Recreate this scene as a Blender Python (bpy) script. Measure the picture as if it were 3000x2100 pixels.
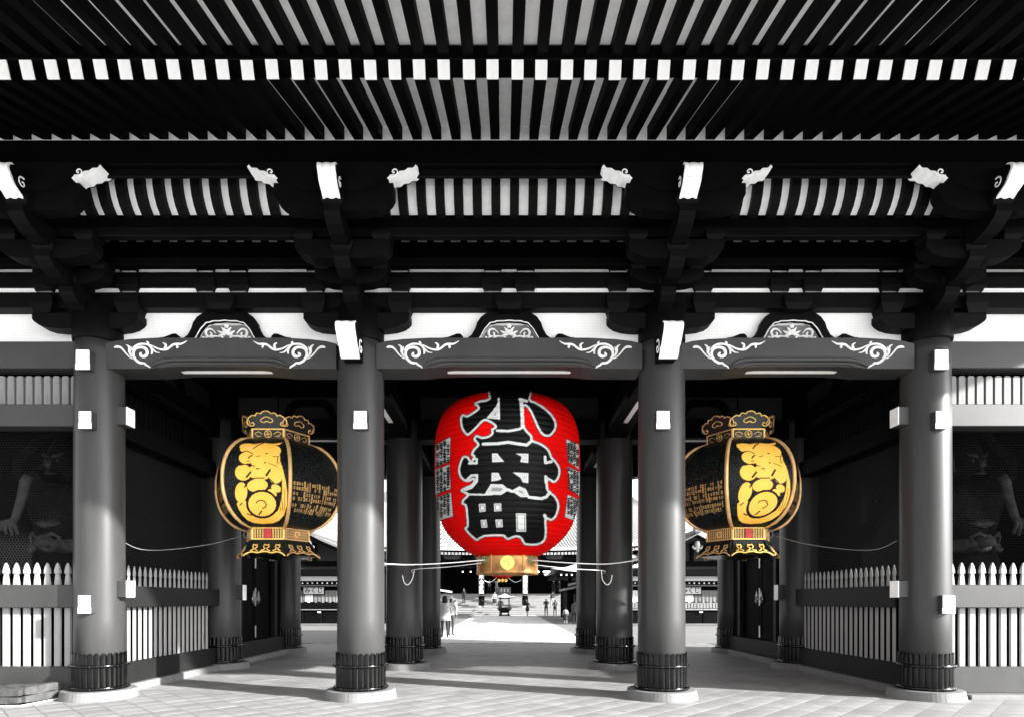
import bpy, bmesh, math, random
import numpy as np
from mathutils import Matrix, Vector
random.seed(7)
R = math.radians
for o in list(bpy.data.objects): bpy.data.objects.remove(o)
SC = bpy.context.scene
COL = SC.collection

# ------------------------------------------------------------------ camera, sky, sun, exposure
CX, CZ, F = -0.06, 1.49, 1770.0          # camera x, height, focal length in px of a 3000 px wide picture
cam = bpy.data.cameras.new('camera'); camo = bpy.data.objects.new('camera', cam); COL.objects.link(camo)
camo.location = (CX, 0, CZ); camo.rotation_euler = (R(90), 0, 0)
cam.lens = 36*F/3000; cam.sensor_width = 36; cam.sensor_fit = 'HORIZONTAL'
cam.shift_x = 20/3000; cam.shift_y = 707/3000
cam.clip_start = 0.05; cam.clip_end = 2000
SC.camera = camo
SUN_AZ = math.atan2(0.913, -0.408)       # from +Y towards +X: the sun stands to the right and behind the camera
SUN_EL = R(20.5)
W_ = bpy.data.worlds.new('World'); SC.world = W_; W_.use_nodes = True
nt = W_.node_tree; nt.nodes.clear()
out = nt.nodes.new('ShaderNodeOutputWorld'); bg = nt.nodes.new('ShaderNodeBackground')
sky = nt.nodes.new('ShaderNodeTexSky'); sky.sky_type = 'NISHITA'; sky.sun_disc = False
sky.sun_elevation = SUN_EL; sky.sun_rotation = SUN_AZ; sky.air_density = 1.0; sky.dust_density = 1.2; sky.ozone_density = 1.0
bw = nt.nodes.new('ShaderNodeRGBToBW')   # the photograph keeps no colour in its daylight
nt.links.new(sky.outputs[0], bw.inputs[0]); nt.links.new(bw.outputs[0], bg.inputs['Color']); bg.inputs['Strength'].default_value = 0.15
nt.links.new(bg.outputs[0], out.inputs[0])
sl = bpy.data.lights.new('sun', 'SUN'); sl.energy = 4.0; sl.angle = R(0.9); sl.color = (1, 0.985, 0.965)
so = bpy.data.objects.new('sun', sl); COL.objects.link(so)
sd = Vector((math.sin(SUN_AZ)*math.cos(SUN_EL), math.cos(SUN_AZ)*math.cos(SUN_EL), math.sin(SUN_EL)))
so.rotation_euler = sd.to_track_quat('Z', 'Y').to_euler(); so.location = sd*60
SC.view_settings.view_transform = 'Standard'; SC.view_settings.look = 'None'
SC.view_settings.exposure = 2.25; SC.view_settings.gamma = 1; SC.view_settings.use_curve_mapping = False
SC.render.engine = 'CYCLES'
SC.cycles.max_bounces = 8; SC.cycles.diffuse_bounces = 5

# ------------------------------------------------------------------ helpers
I4 = Matrix.Identity(4)
WM = {}
def T(x, y, z): return Matrix.Translation((x, y, z))
def RZ(a): return Matrix.Rotation(a, 4, 'Z')
def props(o, label=None, cat=None, group=None, kind=None):
    if label: o['label'] = label
    if cat: o['category'] = cat
    if group: o['group'] = group
    if kind: o['kind'] = kind
    return o
def link(name, data, parent=None, M=I4, **k):
    o = bpy.data.objects.new(name, data); COL.objects.link(o)
    WM[o.name] = M.copy()
    if parent:
        o.parent = parent; o.matrix_basis = WM[parent.name].inverted() @ M
    else: o.matrix_basis = M
    return props(o, **k)
def thing(name, M=I4, **k):
    o = link(name, None, None, M, **k); o.empty_display_size = .2
    return o

class MB:
    def __init__(s): s.v = []; s.f = []; s.m = []; s.cur = 0; s.sm = []; s.smooth = False
    def add(s, vs, fs, mat=None):
        b = len(s.v); s.v += [tuple(p) for p in vs]
        for f in fs: s.f.append(tuple(b+i for i in f)); s.m.append(s.cur if mat is None else mat); s.sm.append(s.smooth)
        return s
    def box(s, x0, x1, y0, y1, z0, z1, mat=None):
        return s.add([(x0,y0,z0),(x1,y0,z0),(x1,y1,z0),(x0,y1,z0),(x0,y0,z1),(x1,y0,z1),(x1,y1,z1),(x0,y1,z1)],
                     [(0,3,2,1),(4,5,6,7),(0,1,5,4),(1,2,6,5),(2,3,7,6),(3,0,4,7)], mat)
    def bbox(s, x0, x1, y0, y1, z0, z1, b=.01, mat=None):      # box with chamfered edges
        xs = (x0, x1); ys = (y0, y1); zs = (z0, z1); vs = []; idx = {}
        sg = lambda i: 1 if i == 0 else -1
        for i in (0,1):
            for j in (0,1):
                for k in (0,1):
                    for a in range(3):
                        p = [xs[i]+sg(i)*b, ys[j]+sg(j)*b, zs[k]+sg(k)*b]
                        p[a] = (xs[i], ys[j], zs[k])[a]
                        idx[i,j,k,a] = len(vs); vs.append(p)
        fs = []
        for a in range(3):
            for e in (0,1):
                q = []
                for (p, r) in ((0,0),(1,0),(1,1),(0,1)):
                    c = [0,0,0]; c[a] = e; c[(a+1)%3] = p; c[(a+2)%3] = r; q.append(idx[c[0],c[1],c[2],a])
                fs.append(q if e else q[::-1])
        for a in range(3):
            b1, b2 = (a+1)%3, (a+2)%3
            for p in (0,1):
                for r in (0,1):
                    def g(e, ax):
                        c = [0,0,0]; c[a] = e; c[b1] = p; c[b2] = r; return idx[c[0],c[1],c[2],ax]
                    q = [g(0,b1), g(1,b1), g(1,b2), g(0,b2)]
                    fs.append(q if (p != r) else q[::-1])
        for i in (0,1):
            for j in (0,1):
                for k in (0,1): fs.append([idx[i,j,k,0], idx[i,j,k,1], idx[i,j,k,2]])
        return s.add(vs, fs, mat)
    def prism(s, poly, d0, d1, axis='y', mat=None):            # poly (a,b) extruded along axis; simple polygons
        n = len(poly)
        def P(a, b, d): return (a, d, b) if axis == 'y' else ((d, a, b) if axis == 'x' else (a, b, d))
        vs = [P(a, b, d0) for a, b in poly] + [P(a, b, d1) for a, b in poly]
        fs = [(i, (i+1) % n, n+(i+1) % n, n+i) for i in range(n)]
        from mathutils.geometry import tessellate_polygon
        tris = tessellate_polygon([[Vector((a, b, 0)) for a, b in poly]])
        for t in tris: fs.append(tuple(t)); fs.append(tuple(n+i for i in t[::-1]))
        return s.add(vs, fs, mat)
    def lathe(s, prof, n=32, c=(0,0,0), a0=0, a1=2*math.pi, cap=True, mat=None):
        full = abs(a1-a0-2*math.pi) < 1e-6; m = n if full else n+1
        vs = [(c[0]+r*math.cos(a0+(a1-a0)*i/n), c[1]+r*math.sin(a0+(a1-a0)*i/n), c[2]+z) for r, z in prof for i in range(m)]
        fs = []
        for k in range(len(prof)-1):
            for i in range(n):
                j = (i+1) % m if full else i+1
                fs.append((k*m+i, k*m+j, (k+1)*m+j, (k+1)*m+i))
        if cap and full:
            if prof[0][0] > 1e-4: fs.append(tuple(range(m))[::-1])
            if prof[-1][0] > 1e-4: fs.append(tuple((len(prof)-1)*m+i for i in range(m)))
        return s.add(vs, fs, mat)
    def tube(s, pts, rad, n=8, mat=None):
        pts = [Vector(p) for p in pts]; vs = []; fs = []
        rad = rad if isinstance(rad, (list, tuple)) else [rad]*len(pts)
        up = Vector((0,0,1)); prev = None
        for i, p in enumerate(pts):
            d = (pts[min(i+1, len(pts)-1)]-pts[max(i-1, 0)]).normalized()
            if prev is None:
                u = d.cross(up)
                if u.length < .05: u = d.cross(Vector((0,1,0)))
            else: u = prev-d*prev.dot(d)
            prev = u.normalized()
            u.normalize(); w = u.cross(d)
            for k in range(n):
                a = 2*math.pi*k/n; vs.append(p+(u*math.cos(a)+w*math.sin(a))*rad[i])
        for i in range(len(pts)-1):
            for k in range(n): fs.append((i*n+k, i*n+(k+1) % n, (i+1)*n+(k+1) % n, (i+1)*n+k))
        fs.append(tuple(range(n))[::-1]); fs.append(tuple((len(pts)-1)*n+k for k in range(n)))
        return s.add(vs, fs, mat)
    def ribbon(s, pts, y, h, mirror=None, mat=None):           # carved stroke in the x-z plane: pts (x, z, width), raised by h towards -y
        P = smooth_pts(pts); vs = []; fs = []
        for i, (x, z, w) in enumerate(P):
            a = P[max(i-1, 0)]; b = P[min(i+1, len(P)-1)]; dx, dz = b[0]-a[0], b[1]-a[1]; L = math.hypot(dx, dz) or 1
            nx, nz = -dz/L, dx/L
            if mirror is not None: X = lambda q: 2*mirror-q
            else: X = lambda q: q
            for t, hh in ((-.5, 0), (-.36, .7), (0, 1), (.36, .7), (.5, 0)):
                vs.append((X(x+nx*w*t), y-h*hh, z+nz*w*t))
        for i in range(len(P)-1):
            for k in range(4):
                q = (i*5+k, i*5+k+1, i*5+k+6, i*5+k+5); fs.append(q if mirror is None else q[::-1])
        return s.add(vs, fs, mat)
    def xf(s, M):
        s.v = [tuple(M @ Vector(p)) for p in s.v]; return s
    def mesh(s, name, mats):
        me = bpy.data.meshes.new(name); me.from_pydata(s.v, [], s.f)
        for m in (mats if isinstance(mats, (list, tuple)) else [mats]): me.materials.append(m)
        me.polygons.foreach_set('material_index', s.m); me.polygons.foreach_set('use_smooth', s.sm)
        bm = bmesh.new(); bm.from_mesh(me); bmesh.ops.recalc_face_normals(bm, faces=bm.faces); bm.to_mesh(me); bm.free()
        me.update(); return me
def smooth_pts(pts, n=4):
    out = []
    for i in range(len(pts)-1):
        p0 = pts[max(i-1, 0)]; p1 = pts[i]; p2 = pts[i+1]; p3 = pts[min(i+2, len(pts)-1)]
        for k in range(n):
            t = k/n
            out.append(tuple(.5*((2*p1[j])+(-p0[j]+p2[j])*t+(2*p0[j]-5*p1[j]+4*p2[j]-p3[j])*t*t+(-p0[j]+3*p1[j]-3*p2[j]+p3[j])*t**3) for j in range(len(p1))))
    out.append(tuple(pts[-1])); return out
def part(name, mb, mats, parent=None, M=I4, **k): return link(name, mb.mesh(name, mats), parent, M, **k)
def inst(src, parent, M, **k): return link(src.name.split('.')[0], src.data, parent, M, **k)
def copy_tree(root, M, **k):
    def rec(o, par, D):
        M2 = D @ WM[o.name]
        c = o.copy(); COL.objects.link(c); WM[c.name] = M2
        c.parent = par; c.matrix_basis = (WM[par.name].inverted() @ M2) if par else M2
        for ch in [q for q in ALLCH.get(o.name, [])]: rec(ch, c, D)
        return c
    ALLCH = {}
    for q in COL.objects:
        if q.parent: ALLCH.setdefault(q.parent.name, []).append(q)
    c = rec(root, None, M @ WM[root.name].inverted())
    return props(c, **k)
def PX(u, v, Y): return (CX+(u-1480)*Y/F, Y, CZ+(1757-v)*Y/F)     # used while measuring the photograph

# ------------------------------------------------------------------ materials
def mat(name, col, rough=.5, metal=0., noise=0., nscale=3., bump=0., bscale=40., coat=0., spec=.5, rand=0., emit=None, streak=False):
    m = bpy.data.materials.new(name); m.use_nodes = True; t = m.node_tree; b = t.nodes['Principled BSDF']
    c = (col, col, col) if not isinstance(col, (tuple, list)) else tuple(col)
    b.inputs['Base Color'].default_value = (*c, 1); b.inputs['Roughness'].default_value = rough; b.inputs['Metallic'].default_value = metal
    b.inputs['Specular IOR Level'].default_value = spec
    b.inputs['Coat Weight'].default_value = coat; b.inputs['Coat Roughness'].default_value = .15
    tc = t.nodes.new('ShaderNodeTexCoord')
    val = None
    if noise:
        n = t.nodes.new('ShaderNodeTexNoise'); n.inputs['Scale'].default_value = nscale; n.inputs['Detail'].default_value = 7; n.inputs['Roughness'].default_value = .62
        if streak:
            mp = t.nodes.new('ShaderNodeMapping'); mp.inputs['Scale'].default_value = (1, 1, .12); t.links.new(tc.outputs['Object'], mp.inputs[0]); t.links.new(mp.outputs[0], n.inputs['Vector'])
        else: t.links.new(tc.outputs['Object'], n.inputs['Vector'])
        mr = t.nodes.new('ShaderNodeMapRange'); mr.inputs[1].default_value = .28; mr.inputs[2].default_value = .72
        mr.inputs[3].default_value = 1-noise; mr.inputs[4].default_value = 1+noise
        t.links.new(n.outputs['Fac'], mr.inputs[0]); val = mr.outputs[0]
        rr = t.nodes.new('ShaderNodeMapRange'); rr.inputs[3].default_value = max(.02, rough-.09); rr.inputs[4].default_value = min(1, rough+.12)
        t.links.new(n.outputs['Fac'], rr.inputs[0]); t.links.new(rr.outputs[0], b.inputs['Roughness'])
    if rand:
        oi = t.nodes.new('ShaderNodeObjectInfo'); mr2 = t.nodes.new('ShaderNodeMapRange'); mr2.inputs[3].default_value = 1-rand; mr2.inputs[4].default_value = 1+rand
        t.links.new(oi.outputs['Random'], mr2.inputs[0])
        if val:
            mu = t.nodes.new('ShaderNodeMath'); mu.operation = 'MULTIPLY'; t.links.new(val, mu.inputs[0]); t.links.new(mr2.outputs[0], mu.inputs[1]); val = mu.outputs[0]
        else: val = mr2.outputs[0]
    if val:
        vm = t.nodes.new('ShaderNodeVectorMath'); vm.operation = 'SCALE'; vm.inputs[0].default_value = c
        t.links.new(val, vm.inputs['Scale']); t.links.new(vm.outputs[0], b.inputs['Base Color'])
    if bump:
        n2 = t.nodes.new('ShaderNodeTexNoise'); n2.inputs['Scale'].default_value = bscale; n2.inputs['Detail'].default_value = 4
        t.links.new(tc.outputs['Object'], n2.inputs['Vector'])
        bp = t.nodes.new('ShaderNodeBump'); bp.inputs['Strength'].default_value = bump; bp.inputs['Distance'].default_value = .01
        t.links.new(n2.outputs['Fac'], bp.inputs['Height']); t.links.new(bp.outputs[0], b.inputs['Normal'])
    if emit: b.inputs['Emission Color'].default_value = (*emit[:3], 1); b.inputs['Emission Strength'].default_value = emit[3]
    return m
def mat_attr(name, c0, c1, rough=.5, metal1=0., metal0=0., speckle=False, rough0=None, grad=None):
    """colour attribute 'Print' blends two paints: flat print on a real surface"""
    m = bpy.data.materials.new(name); m.use_nodes = True; t = m.node_tree; b = t.nodes['Principled BSDF']
    b.inputs['Specular IOR Level'].default_value = .12; at = t.nodes.new('ShaderNodeAttribute'); at.attribute_name = 'Print'
    mx = t.nodes.new('ShaderNodeMix'); mx.data_type = 'RGBA'
    mx.inputs[6].default_value = (*c0, 1); mx.inputs[7].default_value = (*c1, 1)
    t.links.new(at.outputs['Fac'], mx.inputs[0]); t.links.new(mx.outputs[2], b.inputs['Base Color'])
    tc = t.nodes.new('ShaderNodeTexCoord')
    if speckle:
        vo = t.nodes.new('ShaderNodeTexVoronoi'); vo.inputs['Scale'].default_value = 42; t.links.new(tc.outputs['Object'], vo.inputs['Vector'])
        mr = t.nodes.new('ShaderNodeMapRange'); mr.inputs[1].default_value = .12; mr.inputs[2].default_value = .42; mr.inputs[3].default_value = 1; mr.inputs[4].default_value = 0
        t.links.new(vo.outputs['Distance'], mr.inputs[0])
        m2 = t.nodes.new('ShaderNodeMix'); m2.data_type = 'RGBA'; m2.inputs[6].default_value = (*c0, 1); m2.inputs[7].default_value = (.045, .06, .06, 1)
        t.links.new(mr.outputs[0], m2.inputs[0]); t.links.new(m2.outputs[2], mx.inputs[6])
        bp = t.nodes.new('ShaderNodeBump'); bp.inputs['Strength'].default_value = .6; bp.inputs['Distance'].default_value = .01
        inv = t.nodes.new('ShaderNodeMath'); inv.operation = 'SUBTRACT'; inv.inputs[0].default_value = 1; t.links.new(at.outputs['Fac'], inv.inputs[1])
        mu = t.nodes.new('ShaderNodeMath'); mu.operation = 'MULTIPLY'; t.links.new(mr.outputs[0], mu.inputs[0]); t.links.new(inv.outputs[0], mu.inputs[1])
        t.links.new(mu.outputs[0], bp.inputs['Height']); t.links.new(bp.outputs[0], b.inputs['Normal'])
    if grad:
        n = t.nodes.new('ShaderNodeTexNoise'); n.inputs['Scale'].default_value = 5; t.links.new(tc.outputs['Object'], n.inputs['Vector'])
        m3 = t.nodes.new('ShaderNodeMix'); m3.data_type = 'RGBA'; m3.inputs[6].default_value = (*c1, 1); m3.inputs[7].default_value = (*grad, 1)
        t.links.new(n.outputs['Fac'], m3.inputs[0]); t.links.new(m3.outputs[2], mx.inputs[7])
    mm = t.nodes.new('ShaderNodeMapRange'); mm.inputs[3].default_value = metal0; mm.inputs[4].default_value = metal1
    t.links.new(at.outputs['Fac'], mm.inputs[0]); t.links.new(mm.outputs[0], b.inputs['Metallic'])
    rr = t.nodes.new('ShaderNodeMapRange'); rr.inputs[3].default_value = rough if rough0 is None else rough0; rr.inputs[4].default_value = rough
    t.links.new(at.outputs['Fac'], rr.inputs[0]); t.links.new(rr.outputs[0], b.inputs['Roughness'])
    return m
M = {}
M['shade_paint'] = mat('shade_darkened_paint', .0013, .6, noise=.35, nscale=2.5, spec=.03)  # upper timbers share the column paint; darker tone paints in eave shade
M['shade_paint2'] = mat('shade_darkened_bracket_paint', .0030, .5, noise=.3, nscale=2.5, spec=.05)  # bracket copy of that paint, eave shade held in its tone
M['col'] = mat('column_paint', .033, .38, noise=.36, nscale=2.2, bump=.07, bscale=20, spec=.22, streak=True)
M['beam'] = mat('beam_paint', .033, .45, noise=.22, nscale=1.6, bump=.05, bscale=30, spec=.3)
M['rail'] = mat('shaded_rail_paint', .012, .5, noise=.3, nscale=1.5, spec=.08)  # beam paint darkened to put passage shade into side rails and sills
M['inner'] = mat('shaded_interior_paint', .003, .55, noise=.2, nscale=2, spec=.03)  # beam paint again, interior shade painted into its darker tone
M['void'] = mat('interior_boards', .002, .7, noise=.2, nscale=2, spec=.03)  # near-black; paints in the gloom of rooms and ceilings, also black boards
M['white'] = mat('white_paint', .88, .55, noise=.09, nscale=6)
M['board'] = mat('soffit_white_board', .84, .7, noise=.09, nscale=7)
M['carve'] = mat('carved_white', .72, .5, noise=.05, nscale=9)
M['carve2'] = mat('carved_grey', .11, .5, noise=.3, nscale=14)
M['metal'] = mat('black_bronze', .0015, .15, noise=.3, nscale=9, spec=.25)
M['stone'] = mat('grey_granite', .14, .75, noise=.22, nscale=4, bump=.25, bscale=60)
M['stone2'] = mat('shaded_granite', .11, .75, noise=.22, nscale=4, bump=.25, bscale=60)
M['tile'] = mat('paving_stone', .215, .62, noise=.32, nscale=1.7, bump=.2, bscale=50, rand=.13, spec=.35)
M['tileb'] = mat('paving_stone_far', .215, .62, noise=.34, nscale=1.2, bump=.2, bscale=50, spec=.35)
M['court'] = mat('court_paving', .15, .85, noise=.15, nscale=.7)
M['grout'] = mat('paving_joint', .05, .9, noise=.3, nscale=5)
M['path'] = mat('pale_granite_path', .50, .8, noise=.07, nscale=.8, rand=.05)
M['plaza'] = mat('plaza_granite', .45, .9, noise=.12, nscale=.6)
M['picket'] = mat('picket_paint', .24, .5, noise=.14, nscale=4, rand=.05)
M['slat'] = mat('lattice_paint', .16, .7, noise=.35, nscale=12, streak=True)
M['wire'] = mat('galvanised_wire', .028, .6, metal=.0, spec=.1)
M['wood'] = mat('weathered_wood', .045, .85, noise=.55, nscale=9, bump=.5, bscale=30, rand=.15)
M['thinwire'] = mat('thin_wire', .16, .6)
M['rope'] = mat('white_rope', .75, .8)
M['cable'] = mat('dark_cable', .02, .6)
M['red'] = mat('red_lantern_paper', (.60, .0010, .0008), .6, noise=.10, nscale=3, spec=.06)
M['black'] = mat('black_print', .008, .5)
M['bronze'] = mat('aged_bronze', (.42, .22, .075), .42, metal=.55, noise=.5, nscale=5, bump=.25, bscale=22)
M['verd'] = mat('verdigris_ring', (.12, .25, .14), .6, metal=.2)
M['gold'] = mat('gold_leaf', (1.0, .64, .16), .36, metal=.2, noise=.15, nscale=8)
M['golddull'] = mat('copper_gilt_rib', (.70, .42, .17), .4, metal=.35, noise=.25, nscale=7)
M['green'] = mat('green_black_lacquer', (.004, .008, .007), .4)
M['redm'] = mat('red_enamel', (.5, .02, .02), .5, noise=.5, nscale=30)
M['statue'] = mat('statue_wood', .0055, .7, spec=.03, noise=.85, nscale=9, bump=.4, bscale=12)
M['statue2'] = mat('statue_pale_skin', .034, .7, spec=.03, noise=.6, nscale=9, bump=.3, bscale=14)
M['statue3'] = mat('statue_sunlit_arm', .045, .7, spec=.05, noise=.3, nscale=9)  # paler tone paints sunlight onto the left statue's forearm
M['rooft'] = mat('metal_roof_tiles', .11, .5, noise=.08, nscale=2)
M['roofw'] = mat('white_copper_roof', .5, .5, noise=.04, nscale=2)
M['steel'] = mat('door_fitting', .42, .3, metal=.9, noise=.2, nscale=20)
M['step'] = mat('stair_granite', .25, .8, noise=.12, nscale=2, rand=.08)
M['tube'] = mat('fluorescent_tube', .9, .5, emit=(1, 1, 1, 3))
M['g1'] = mat('curtain_grey', .12, .9); M['g2'] = mat('curtain_light', .5, .9); M['g3'] = mat('curtain_dark', .09, .9)

# plaster: white with a faint woven grid in relief
def plaster():
    m = mat('white_plaster', .84, .75)
    t = m.node_tree; b = t.nodes['Principled BSDF']; tc = t.nodes.new('ShaderNodeTexCoord')
    br = t.nodes.new('ShaderNodeTexBrick'); br.offset = 0; br.inputs['Scale'].default_value = 12; br.inputs['Mortar Size'].default_value = .02
    br.inputs['Brick Width'].default_value = .5; br.inputs['Row Height'].default_value = .5
    br.inputs['Color1'].default_value = (.85, .85, .85, 1); br.inputs['Color2'].default_value = (.82, .82, .82, 1); br.inputs['Mortar'].default_value = (.70, .70, .70, 1)
    mp = t.nodes.new('ShaderNodeMapping'); mp.inputs['Rotation'].default_value = (R(90), 0, 0)
    t.links.new(tc.outputs['Object'], mp.inputs[0]); t.links.new(mp.outputs[0], br.inputs['Vector']); t.links.new(br.outputs[0], b.inputs['Base Color'])
    return m
M['plaster'] = plaster()
M['dimplaster'] = mat('shaded_plaster', .014, .8, noise=.15)  # white plaster repeated darker, interior shade put into the colour
# ------------------------------------------------------------------ ground, gate floor, path
plz = MB(); plz.box(-400, 400, -200, 600, -.3, -.012)
part('ground', plz, M['plaza'], kind='structure')
ct = MB(); ct.box(-60, 60, 21.0, 130, -.25, -.004); part('court', ct, M['court'], kind='structure')
fl = MB(); fl.box(-13, 13, 7.0, 21.0, -.2, -.008)
floor = part('gate_floor', fl, M['grout'], kind='structure')
S_T = .345
tm = MB(); b = .006; g = S_T/2-.0035
g = S_T/2-.0036
tm.add([(-g,-g,-.006),(g,-g,-.006),(g,g,-.006),(-g,g,-.006),(-g,-g,-.0005),(g,-g,-.0005),(g,g,-.0005),(-g,g,-.0005)],
       [(4,5,6,7),(0,1,5,4),(1,2,6,5),(2,3,7,6),(3,0,4,7)])
tmesh = tm.mesh('paving_tile', M['tile'])
cells = []
for i in range(-70, 90):
    for j in range(-70, 90):
        x = (i-j)*S_T/math.sqrt(2)+.1; y = (i+j)*S_T/math.sqrt(2)
        if 7.2 < y < 20.8 and abs(x-CX) < min(y*.88+.4, 12.6) and not (abs(x) > 6.85 and y > 9.5): cells.append((y, x))
cells.sort()
far = MB()
rt = random.Random(3)
for n, (y, x) in enumerate(cells):
    if n < 300: link('paving_tile', tmesh, floor, T(x, y, rt.uniform(-.0008, .0008)) @ RZ(R(45)+rt.uniform(-.003, .003)))
    else:
        tt = MB(); tt.v = list(tm.v); tt.f = tm.f; tt.xf(T(x, y, rt.uniform(-.0008, .0008)) @ RZ(R(45))); far.add(tt.v, tm.f)
part('paving_tiles', far, M['tileb'], floor, kind='stuff')
# the pale path across the court
ph = MB(); ph.box(-3.05, 2.95, 21.0, 59.9, -.2, -.010)
path = part('path', ph, M['grout'], kind='structure')
y = 21.02; r2 = random.Random(5)
while y < 59.5:
    L = 1.5
    for k, (xa, xb) in enumerate(((-3.04,-2.1),(-2.1,-1.25),(-1.25,-.42),(-.42,.42),(.42,1.25),(1.25,2.1),(2.1,2.94))):
        p = MB(); p.box(xa+.005, xb-.005, y+.005, min(y+L, 59.9)-.005, -.01, .004+r2.uniform(0, .002))
        part('path_slab', p, M['path'], path)
    y += L
# ------------------------------------------------------------------ THE GATE
GATE = thing('temple_gate', T(0, 13.3, 0), label='large dark timber temple gate with rows of round columns, white rafter ends and deep eaves', cat='gate')
SP = .2556
WC, WS = 4.6, 4.09
CXS = [-6.30, -2.28, 2.345, 6.405]
BXS = [-6.39, -2.3, 2.3, 6.39]
# --- columns
def column_mesh(r, h):
    m = MB(); m.smooth = True
    m.lathe([(r*1.0, .12), (r*1.0, 1.2), (r*.995, 3.2), (r*.985, 4.7), (r*.955, 5.25), (r*.93, 5.40)], 56)
    m.smooth = False
    return m.mesh('column', M['col'])
def collar_mesh(r):
    m = MB(); N = 26; K = 8; n = N*K; rc = r+.022
    def pet(i): return ((i % K)+.0)/K
    rows = []
    zs = [.12, .16, .30, .48, .60, None, None]
    m.smooth = False
    for q, z in enumerate(zs):
        for i in range(n):
            t = pet(i); a = 2*math.pi*i/n
            lobe = math.sin(math.pi*t)           # 0 at joints
            top = .70-.065*(1-lobe**.55)
            rr = rc-.014*(1-lobe**.6)
            zz = z if z is not None else (top if q == 5 else top-.004)
            if q == 6: rr = r-.004
            if z is not None and z > top: zz = top
            rows.append((rr*math.cos(a), rr*math.sin(a), zz))
    fs = [(q*n+i, q*n+(i+1) % n, (q+1)*n+(i+1) % n, (q+1)*n+i) for q in range(len(zs)-1) for i in range(n)]
    m.add(rows, fs)
    m.smooth = True
    for zb, hb in ((.475, .05), (.135, .055)):
        m.lathe([(rc, zb), (rc+.022, zb), (rc+.030, zb+.008), (rc+.030, zb+hb-.008), (rc+.022, zb+hb), (rc, zb+hb)], 64, cap=False)
        for i in range(26):
            a = 2*math.pi*(i+.5)/26; c = Vector(((rc+.032)*math.cos(a), (rc+.032)*math.sin(a), zb+hb/2))
            vs = [c]
            for k in range(6):
                b_ = 2*math.pi*k/6; u = Vector((-math.sin(a), math.cos(a), 0)); vs.append(c+(u*math.cos(b_)+Vector((0,0,1))*math.sin(b_))*.016)
            vs[0] = c+Vector((math.cos(a), math.sin(a), 0))*.016
            m.add(vs, [(0, 1+k, 1+(k+1) % 6) for k in range(6)])
    return m.mesh('metal_collar', M['metal'])
def base_mesh(r, mt):
    m = MB(); m.smooth = False
    R2 = r+.19
    for a0, a1 in ((R(-96), R(-4)), (R(-4), R(86)), (R(86), R(176)), (R(176), R(264))):
        n = 14; g_ = .004
        m.lathe([(.1, .135), (R2-.055, .135), (R2-.03, .130), (R2, -.01)], n, a0=a0+g_, a1=a1-g_, cap=False)
    return m.mesh('base_stone', mt)
colm = {}; cmesh = {}
for row, yr in enumerate((9.3, 13.3, 17.3)):
    for x in CXS:
        r = (.355 if abs(x) < 3 else .340, .395, .365)[row]
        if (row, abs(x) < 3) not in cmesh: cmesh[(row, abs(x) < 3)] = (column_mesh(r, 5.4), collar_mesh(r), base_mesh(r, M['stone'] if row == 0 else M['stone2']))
        cm, km, bm_ = cmesh[(row, abs(x) < 3)]
        c = link('column', cm, GATE, T(x, yr, 0)); colm[(x, row)] = c
        link('metal_collar', km, c, T(x, yr, 0)); link('base_stone', bm_, c, T(x, yr, 0))
        cp = MB(); cp.smooth = True; cp.lathe([(.35, 5.40), (.355, 5.43), (.355, 5.92)], 40, c=(x, yr, 0))
        part('capital_block', cp, M['shade_paint2'] if row == 0 else M['void'], c)
# tenon ends: square beam ends pushed through the columns, end grain painted white
def tenon(col, x, y, z, w, h, face):
    mb = MB()
    if face == '-y':
        x = CX+(x-CX)*8.88/y; y = 8.88
        mb.bbox(x-w/2, x+w/2, y, 9.1, z-h/2, z+h/2, .004); mb.cur = 1; mb.bbox(x-w/2-.004, x+w/2+.004, y-.012, y+.006, z-h/2-.004, z-h*.18, .006); mb.bbox(x-w/2+.003, x+w/2-.003, y-.010, y+.006, z-h*.18+.003, z+h/2, .006)
    else:
        s = 1 if face == '+x' else -1; xc = CXS[0] if s > 0 else CXS[3]
        a, b_ = sorted((xc+s*.28, x)); mb.bbox(a, b_, y-w/2, y+w/2, z-h/2, z+h/2, .004); mb.cur = 1
        a, b_ = sorted((x-s*.006, x+s*.012)); mb.bbox(a, b_, y-w/2-.003, y+w/2+.003, z-h/2-.003, z+h/2+.003, .006)
    part('tenon', mb, [M['beam'], M['white']], col)
tenon(colm[(CXS[0],0)], -6.20, 8.78, 5.02, .205, .285, '-y'); tenon(colm[(CXS[0],0)], -6.18, 8.80, 4.14, .185, .255, '-y')
tenon(colm[(CXS[0],0)], -6.19, 8.80, 1.43, .185, .265, '-y')
tenon(colm[(CXS[3],0)], 6.28, 8.78, 5.02, .205, .285, '-y'); tenon(colm[(CXS[3],0)], 6.30, 8.80, 4.14, .185, .255, '-y')
tenon(colm[(CXS[3],0)], 6.40, 8.80, 1.43, .185, .265, '-y')
tenon(colm[(CXS[1],0)], -2.17, 8.80, 4.14, .195, .26, '-y'); tenon(colm[(CXS[2],0)], 2.24, 8.80, 4.14, .195, .26, '-y')
for s, k in ((1, 0), (-1, 3)):
    tenon(colm[(CXS[k],0)], CXS[k]+s*.47, 9.3, 4.30, .2, .27, '+x' if s > 0 else '-x'); tenon(colm[(CXS[k],0)], CXS[k]+s*.47, 9.3, 1.66, .2, .25, '+x' if s > 0 else '-x')
    tenon(colm[(CXS[k],1)], CXS[k]+s*.50, 13.3, 1.66, .17, .33, '+x' if s > 0 else '-x')

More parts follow.
